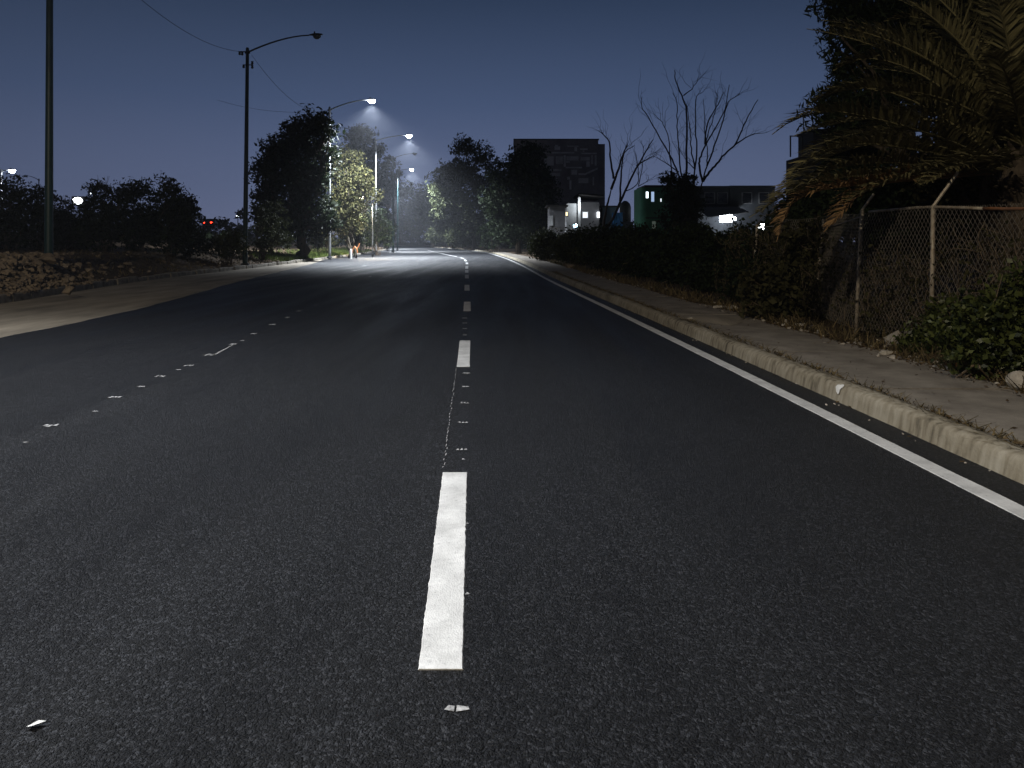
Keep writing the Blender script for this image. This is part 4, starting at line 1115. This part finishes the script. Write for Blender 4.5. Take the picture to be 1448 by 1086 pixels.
def band(a, b, c, d, t=.03):
    q0, q1, r0, r1 = pr(a, b, c, d, Y); m.box((q0, Y - t, r0), (q1, Y - .003, r1))
for i, q in enumerate([(763, 215, 812, 217), (822, 216, 844, 218), (763, 219.5, 765, 236), (770, 222, 773, 240), (797, 219.5, 800, 236), (812, 208, 816, 214), (800, 236, 823, 238), (776, 239, 794, 242), (802, 206, 818, 207.5), (820, 210, 831, 212), (824, 213, 826, 214.6), (836, 219.5, 838.5, 232), (841, 219.5, 843.5, 234), (776, 244.5, 792, 249), (818, 245, 826, 247.5), (797, 228, 806, 230), (808, 240, 816, 247), (829, 228, 834, 236), (784, 207, 792, 212), (818, 252, 832, 259), (785, 205, 789, 207), (786, 252, 788, 262), (805, 255, 808, 268), (838, 250, 840, 262), (802, 250, 806, 254)]):
    band(*q, t=.03 + .004*(i % 5))
for q in [(773.5, 221, 783, 234), (786, 221, 796, 232), (801, 221, 818, 227), (821, 222, 834, 227)]: band(*q, t=.02)
a_, b2 = at(826, 246, Y), at(845, 238, Y); m.add([(a_[0], Y - .06, a_[2] - .25), (b2[0], Y - .06, b2[2] - .2), (b2[0], Y - .06, b2[2] + .15), (a_[0], Y - .06, a_[2] + .05)], [(0, 1, 2, 3)])
obj('faded_painting', m, M_FADED, blk)

# white house with carport
Y = 72.0
hs = thing('white_house', (at(826, 300, Y)[0], Y, .6), 'white house with a lit porch column below the tall dark block', 'building')
x0, x1, z0, z1 = pr(800, 279, 850, 345, Y)
obj('wall', walls(x0 + .1, at(818, 0, Y)[0], Y, Y + 7, .3, z1 - .6), M_WHITEWALL, hs)
obj('wall', walls(at(818, 0, Y)[0] + .01, x1, Y + 1.5, Y + 7, .3, z1 - .4), M_GREYWALL, hs)
m = MB(); a0, a1 = x0 - .1, x1 + .3
m.add([(a0, Y - .5, z1 - .75), (at(818, 0, Y)[0], Y - .5, z1 + .25), (a1, Y - .5, z1 + .05), (a1, Y + 7.3, z1 + .05), (at(818, 0, Y)[0], Y + 7.3, z1 + .25), (a0, Y + 7.3, z1 - .75)], [(0, 1, 4, 5), (1, 2, 3, 4)])
m.add([(a0, Y - .5, z1 - .60), (at(818, 0, Y)[0], Y - .5, z1 + .40), (a1, Y - .5, z1 + .20), (a1, Y + 7.3, z1 + .20), (at(818, 0, Y)[0], Y + 7.3, z1 + .40), (a0, Y + 7.3, z1 - .60)], [(5, 4, 1, 0), (4, 3, 2, 1)])
obj('roof', m, M_TILE, hs)
m = MB(); q0, q1, r0, r1 = pr(817, 279, 820.5, 312, Y); m.box((q0, Y - .3, .3), (q1, Y - .02, r1)); obj('porch_column', m, M_WHITEWALL, hs)
window(hs, *pr(823, 299, 832, 309, Y + 1.5), Y + 1.5, E_WIN, M_WHITEWALL, .08); window(hs, *pr(799, 299, 803.5, 306, Y), Y, E_WINY)
m = MB(); q0, q1, r0, r1 = pr(846.5, 299, 850, 307, Y); m.box((q0, Y + 1.2, r0), (q1, Y + 1.45, r1)); obj('wall_lamp', m, emit('wall_lamp_glass', (.9, .95, 1.0), 3.0), hs)
ld = bpy.data.lights.new('porch_light', 'POINT'); ld.energy = 70; ld.color = (.88, .95, 1); ld.shadow_soft_size = .12
lp = bpy.data.objects.new('porch_light', ld); COL.objects.link(lp); lp.parent = hs; lp.location = Vector(at(822, 291, Y - .9)) - hs.location
an = thing('shed', (at(785, 0, 68)[0], 68, .6), 'grey lean-to shed with a pale door left of the white house', 'building')
obj('wall', walls(*pr(777, 290, 799, 345, 68)[:2], 68, 71.5, .3, pr(777, 292, 799, 345, 68)[3]), M_GREYWALL, an)
m = MB(); q0, q1, r0, r1 = pr(776, 290.5, 800, 292, 68); m.box((q0 - .2, 67.7, r0), (q1 + .2, 71.8, r0 + .12)); obj('roof', m, M_TILE, an)
m = MB(); q0, q1, r0, r1 = pr(776, 305, 782, 319, 68); m.box((q0, 67.93, r0), (q1, 67.997, r1)); obj('door', m, M_WHITEWALL, an)
# small blue-white lamp in front
c = at(813.5, 319, 60); lampb = thing('yard_lamp', (c[0], 60, .6), 'small blue white lamp on a post in front of the white house', 'lamp')
m = MB(); m.tube([(c[0], 60, .3), (c[0], 60, c[2] - .17)], .04, 8); obj('post', m, M_DARKMET, lampb)
m = MB(); v, f = ICO[2]; m.add(v*.17 + c, f); obj('globe', m, E_BLUE, lampb, smooth=True)
ld = bpy.data.lights.new('yard_light', 'POINT'); ld.energy = 25; ld.color = (.5, .78, 1); ld.shadow_soft_size = .17
lp = bpy.data.objects.new('yard_light', ld); COL.objects.link(lp); lp.parent = lampb; lp.location = Vector((c[0], 59.7, c[2])) - lampb.location
# railing panel of the yard
Yr = 58; rl = thing('yard_railing', (at(790, 0, Yr)[0], Yr, .5), 'pale iron yard railing under the blue white lamp', 'railing')
m = MB()
for px in np.arange(776, 806, 3.0): q = at(px, 0, Yr); m.box((q[0] - .02, Yr, .4), (q[0] + .02, Yr + .03, at(0, 323, Yr)[2]))
obj('bars', m, M_GALV, rl)
m = MB(); q0, q1, r0, r1 = pr(775, 322.4, 806, 323, Yr); m.box((q0, Yr - .012, r0), (q1, Yr + .042, r1 + .04)); obj('top_rail', m, M_GALV, rl)
# blue-grey shed and tank
sh = thing('shed', (at(862, 0, 75)[0], 75, .6), 'low blue grey shed behind the smaller bare tree', 'building')
q0, q1, r0, r1 = pr(852, 293, 873, 345, 75); obj('wall', walls(q0, q1, 75, 79, .3, r1), simple('blue_render', (.10, .16, .21), (.07, .11, .15), .8, .9), sh)
m = MB(); m.box((q0 - .2, 74.7, r1 + .003), (q1 + .2, 79.2, r1 + .15)); obj('roof', m, M_DARKWALL, sh)
c = at(884, 298, 64); tk = thing('water_tank', (c[0], 64, .6), 'dark round-topped water tank on a block stand left of the green house', 'water tank')
m = MB(); m.tube([(c[0], 64, c[2] - .95), (c[0], 64, c[2] - .9), (c[0], 64, c[2] + .3), (c[0], 64, c[2] + .6), (c[0], 64, c[2] + .78), (c[0], 64, c[2] + .86)], [.44, .5, .5, .42, .24, .10], 18); obj('tank', m, M_DARKMET, tk, smooth=True)
m = MB(); m.box((c[0] - .6, 63.4, .3), (c[0] + .6, 64.6, c[2] - .953)); obj('stand', m, M_DARKWALL, tk)
c = at(873, 309, 62); m = MB(); m.sheet([[(c[0] - .45 + .15*i, 62 + .05*math.sin(i*2 + j), c[2] + .5 - .25*j) for i in range(7)] for j in range(6)])
o = obj('blue_tarp', m, simple('blue_tarp', (.05, .22, .5), (.03, .13, .33), 3, .5), None, origin=c); tag(o, 'bright blue tarp hanging below the dark water tank', 'tarp')

# green house
Y = 58.0
x0, x1, z0, z1 = pr(907, 264, 946, 345, Y); gh = thing('green_house', ((x0 + x1)/2, Y, .5), 'green painted two-storey house with two lit windows', 'building')
m = MB(); ring = [(x0 + .5 - .5*math.cos(a), Y + .5 - .5*math.sin(a)) for a in np.linspace(0, math.pi/2, 6)] + [(x1 + 2, Y), (x1 + 2, Y + 3.5), (x0, Y + 3.5)]
n = len(ring); m.add([(a, b, .3) for a, b in ring] + [(a, b, z1 - .05) for a, b in ring], [tuple(range(n)), tuple(range(n, 2*n))[::-1]] + [(i, (i + 1) % n, n + (i + 1) % n, n + i) for i in range(n)]); obj('wall', m, M_GREEN, gh)
m = MB(); m.box((x0 + .25, Y - .08, z1 - .047), (x1 + 2.1, Y + 3.6, z1 + .12)); m.box((x0 + .3, Y - .1, at(0, 309, Y)[2]), (x1 + 1.95, Y - .004, at(0, 307.4, Y)[2])); obj('cornice', m, M_DARKWALL, gh)
for q, e in [((912.6, 270.5, 917.4, 280.8), emit('window_bright', (.8, .92, 1.0), 3.0)), ((920, 270.5, 925.6, 286), emit('window_dim', (.42, .58, .85), .8)), ((933, 280, 936, 286), E_WIN)]: window(gh, *pr(*q, Y), Y, e, M_GREEN, .04)
window(gh, *pr(921, 312, 928, 330, Y), Y, emit('window_glow', (.25, .35, .28), .14), M_GREEN, .05)
# dark flat-roofed houses and the bright porch
Y = 64.0
for (a, b, c1, c2, lab) in [(984, 263, 1032, 345, 'dark flat-roofed house behind the large bare tree'), (1033, 262.5, 1096, 345, 'dark flat-roofed house with a bright white porch light')]:
    x0, x1, z0, z1 = pr(a, b, c1, c2, Y); h = thing('flat_house', ((x0 + x1)/2, Y, .6), lab, 'building')
    obj('wall', walls(x0, x1 - .02, Y, Y + 4, .3, z1 - .25), M_DARKWALL, h)
    m = MB(); m.box((x0 - .1, Y - .15, z1 - .247), (x1 - .12 + .1, Y + 4.1, z1)); obj('roof', m, M_DARKWALL, h)
    for k in range(2):
        xa = x0 + (x1 - x0)*(.25 + .38*k); window(h, xa, xa + .9, at(0, 288, Y)[2], at(0, 272, Y)[2], Y, M_GLASSDARK, M_GREYWALL)
    if a > 1000:
        m = MB(); q0, q1, r0, r1 = pr(1000, 296, 1060, 299, Y - 3); m.add([(q0, Y - 3, r0 - .5), (q1, Y - 3, r0 - .1), (q1, Y - .004, r1 + .3), (q0, Y - .004, r1 + .3), (q0, Y - 3, r0 - .44), (q1, Y - 3, r0 - .04), (q1, Y - .004, r1 + .36), (q0, Y - .004, r1 + .36)], [(0, 1, 2, 3), (7, 6, 5, 4), (0, 4, 5, 1), (1, 5, 6, 2), (3, 7, 4, 0)]); obj('awning', m, M_GREYWALL, h)
        c = at(1028, 308, Y - 1.2); m = MB(); m.box((c[0] - .62, Y - 1.25, c[2] - .34), (c[0] + .45, Y - 1.15, c[2] + .26)); m.box((c[0] + .5, Y - 1.25, c[2] - .2), (c[0] + .75, Y - 1.15, c[2] + .05)); obj('porch_lamp', m, E_PORCH, h)
        ld = bpy.data.lights.new('porch_light', 'POINT'); ld.energy = 260; ld.color = (.88, .95, 1); ld.shadow_soft_size = .3
        lp = bpy.data.objects.new('porch_light', ld); COL.objects.link(lp); lp.parent = h; lp.location = Vector((c[0], Y - 1.7, c[2])) - h.location
        c = at(1080, 319, Y - 6); m = MB(); m.add([(c[0] - .5, Y - 6, c[2] - .3), (c[0] + .5, Y - 6, c[2] + .1), (c[0] - .4, Y - 6, c[2] + .14), (c[0] - .5, Y - 5.9, c[2] - .3), (c[0] + .5, Y - 5.9, c[2] + .1), (c[0] - .4, Y - 5.9, c[2] + .14)], [(0, 1, 2), (5, 4, 3), (0, 3, 4, 1), (1, 4, 5, 2), (2, 5, 3, 0)]); m.tube([(c[0], Y - 5.95, .3), (c[0], Y - 5.95, c[2] - .2)], .05, 6)
        o = obj('yard_light_panel', m, E_PORCH, None, origin=(c[0], Y - 6, .4)); tag(o, 'slanted bright white light panel just above the hanging dry frond', 'lamp')
# house behind the palm with an antenna
Y = 38.0
x0, x1, z0, z1 = pr(1141, 186, 1185, 345, Y); h = thing('hill_house', ((x0 + x1)/2, Y, .6), 'dark tall house with a roof railing half hidden by the palm', 'building')
obj('wall', walls(at(1150, 0, Y)[0], x1, Y, Y + 2, .3, z1), M_DARKWALL, h)
q0, q1, r0, r1 = pr(1130, 222, 1150, 345, Y); obj('side_wall', walls(q0, q1 - .003, Y, Y + 1.8, .3, r1), M_DARKWALL, h)
m = MB(); m.box((at(1149, 0, Y)[0], Y - .15, z1 + .003), (x1 + .1, Y + 2.1, z1 + .12)); obj('roof', m, M_DARKWALL, h)
m = MB()
for px in (1117, 1133): q = at(px, 0, Y); m.box((q[0] - .03, Y - .1, r1), (q[0] + .03, Y - .04, at(0, 192, Y)[2]))
q0, q1, _, _ = pr(1117, 0, 1133, 0, Y); m.box((q0 + .03, Y - .09, at(0, 193.5, Y)[2]), (q1 - .03, Y - .05, at(0, 192, Y)[2])); q = at(1134, 0, Y); m.box((q[0] - .02, Y - .2, z1 + .1), (q[0] + .02, Y - .16, z1 + .8)); obj('railing', m, M_DARKMET, h)

# ------------------------------------------------------------------ air, sky, camera
m = MB(); m.box((-436, -64, -1.2), (436, 436, 34)); hz = obj('haze', m, None); hz['kind'] = 'stuff'
hz.data.materials.clear()
hm = bpy.data.materials.new('haze'); hm.use_nodes = True; nt = hm.node_tree; nt.nodes.clear()
out = nt.nodes.new('ShaderNodeOutputMaterial'); pv = nt.nodes.new('ShaderNodeVolumePrincipled')
pv.inputs['Color'].default_value = (.86, .9, 1, 1); pv.inputs['Density'].default_value = .0005; pv.inputs['Anisotropy'].default_value = .3; pv.inputs['Density Attribute'].default_value = ''
nt.links.new(pv.outputs['Volume'], out.inputs['Volume'])
try: hm.cycles.homogeneous_volume = True
except Exception: pass
hz.data.materials.append(hm)

w = bpy.data.worlds.new('World'); S.world = w; w.use_nodes = True; nt = w.node_tree; N = nt.nodes; L = nt.links
bg = N['Background']
sky = N.new('ShaderNodeTexSky'); sky.sky_type = 'NISHITA'; sky.sun_disc = False; sky.sun_elevation = R(-3); sky.sun_rotation = R(160); sky.air_density = 1.0; sky.dust_density = .5; sky.ozone_density = 3.0
# city glow: dusk sky plus a soft blue-violet gradient that brightens towards the horizon
tc = N.new('ShaderNodeTexCoord'); sx = N.new('ShaderNodeSeparateXYZ'); L.new(tc.outputs['Generated'], sx.inputs[0])
rp = N.new('ShaderNodeValToRGB'); e = rp.color_ramp.elements; e[0].position = 0; e[0].color = (.140, .163, .268, 1); e[1].position = .75; e[1].color = (.006, .010, .022, 1)
for p_, c_2 in ((.06, (.113, .143, .248)), (.18, (.058, .087, .168)), (.31, (.026, .044, .089))):
    k = e.new(p_); k.color = (*c_2, 1)
L.new(sx.outputs['Z'], rp.inputs['Fac'])
sc_ = N.new('ShaderNodeVectorMath'); sc_.operation = 'SCALE'; sc_.inputs['Scale'].default_value = .004; L.new(sky.outputs['Color'], sc_.inputs[0])
ad = N.new('ShaderNodeVectorMath'); ad.operation = 'ADD'; L.new(rp.outputs['Color'], ad.inputs[0]); L.new(sc_.outputs['Vector'], ad.inputs[1])
am = N.new('ShaderNodeMapRange'); am.inputs[1].default_value = -1; am.inputs[2].default_value = 1; L.new(sx.outputs['Y'], am.inputs[0])
az = N.new('ShaderNodeValToRGB'); ae = az.color_ramp.elements
for q_, p_, v_ in ((ae[0], 0, .15), (ae[1], 1, 1.06)): q_.position = p_; q_.color = (v_, v_, v_, 1)
for p_, v_ in ((.65, .42), (.90, .82)): k = ae.new(p_); k.color = (v_, v_, v_, 1)
L.new(am.outputs[0], az.inputs['Fac'])
s2 = N.new('ShaderNodeVectorMath'); s2.operation = 'SCALE'; L.new(ad.outputs['Vector'], s2.inputs[0]); L.new(az.outputs[0], s2.inputs['Scale'])
L.new(s2.outputs['Vector'], bg.inputs['Color']); bg.inputs['Strength'].default_value = 1.0

cd = bpy.data.cameras.new('camera'); cam = bpy.data.objects.new('camera', cd); COL.objects.link(cam)
cam.location = (0, 0, EYE); cam.rotation_euler = (R(90), 0, 0); cd.sensor_width = 36; cd.lens = 36*F/1448; cd.shift_y = -(543 - HY)/1448; cd.clip_end = 2000; cd.clip_start = .05
S.camera = cam
S.render.engine = 'CYCLES'
S.view_settings.view_transform = 'Standard'; S.view_settings.look = 'None'; S.view_settings.exposure = 0; S.view_settings.gamma = 1; S.view_settings.use_curve_mapping = False
S.cycles.use_denoising = True
try: S.cycles.denoiser = 'OPENIMAGEDENOISE'
except Exception: pass
S.cycles.max_bounces = 5; S.cycles.diffuse_bounces = 2; S.cycles.glossy_bounces = 2; S.cycles.transmission_bounces = 2; S.cycles.volume_bounces = 0; S.cycles.transparent_max_bounces = 8
S.cycles.sample_clamp_indirect = 3.0; S.cycles.use_light_tree = True; S.cycles.caustics_reflective = False; S.cycles.caustics_refractive = False
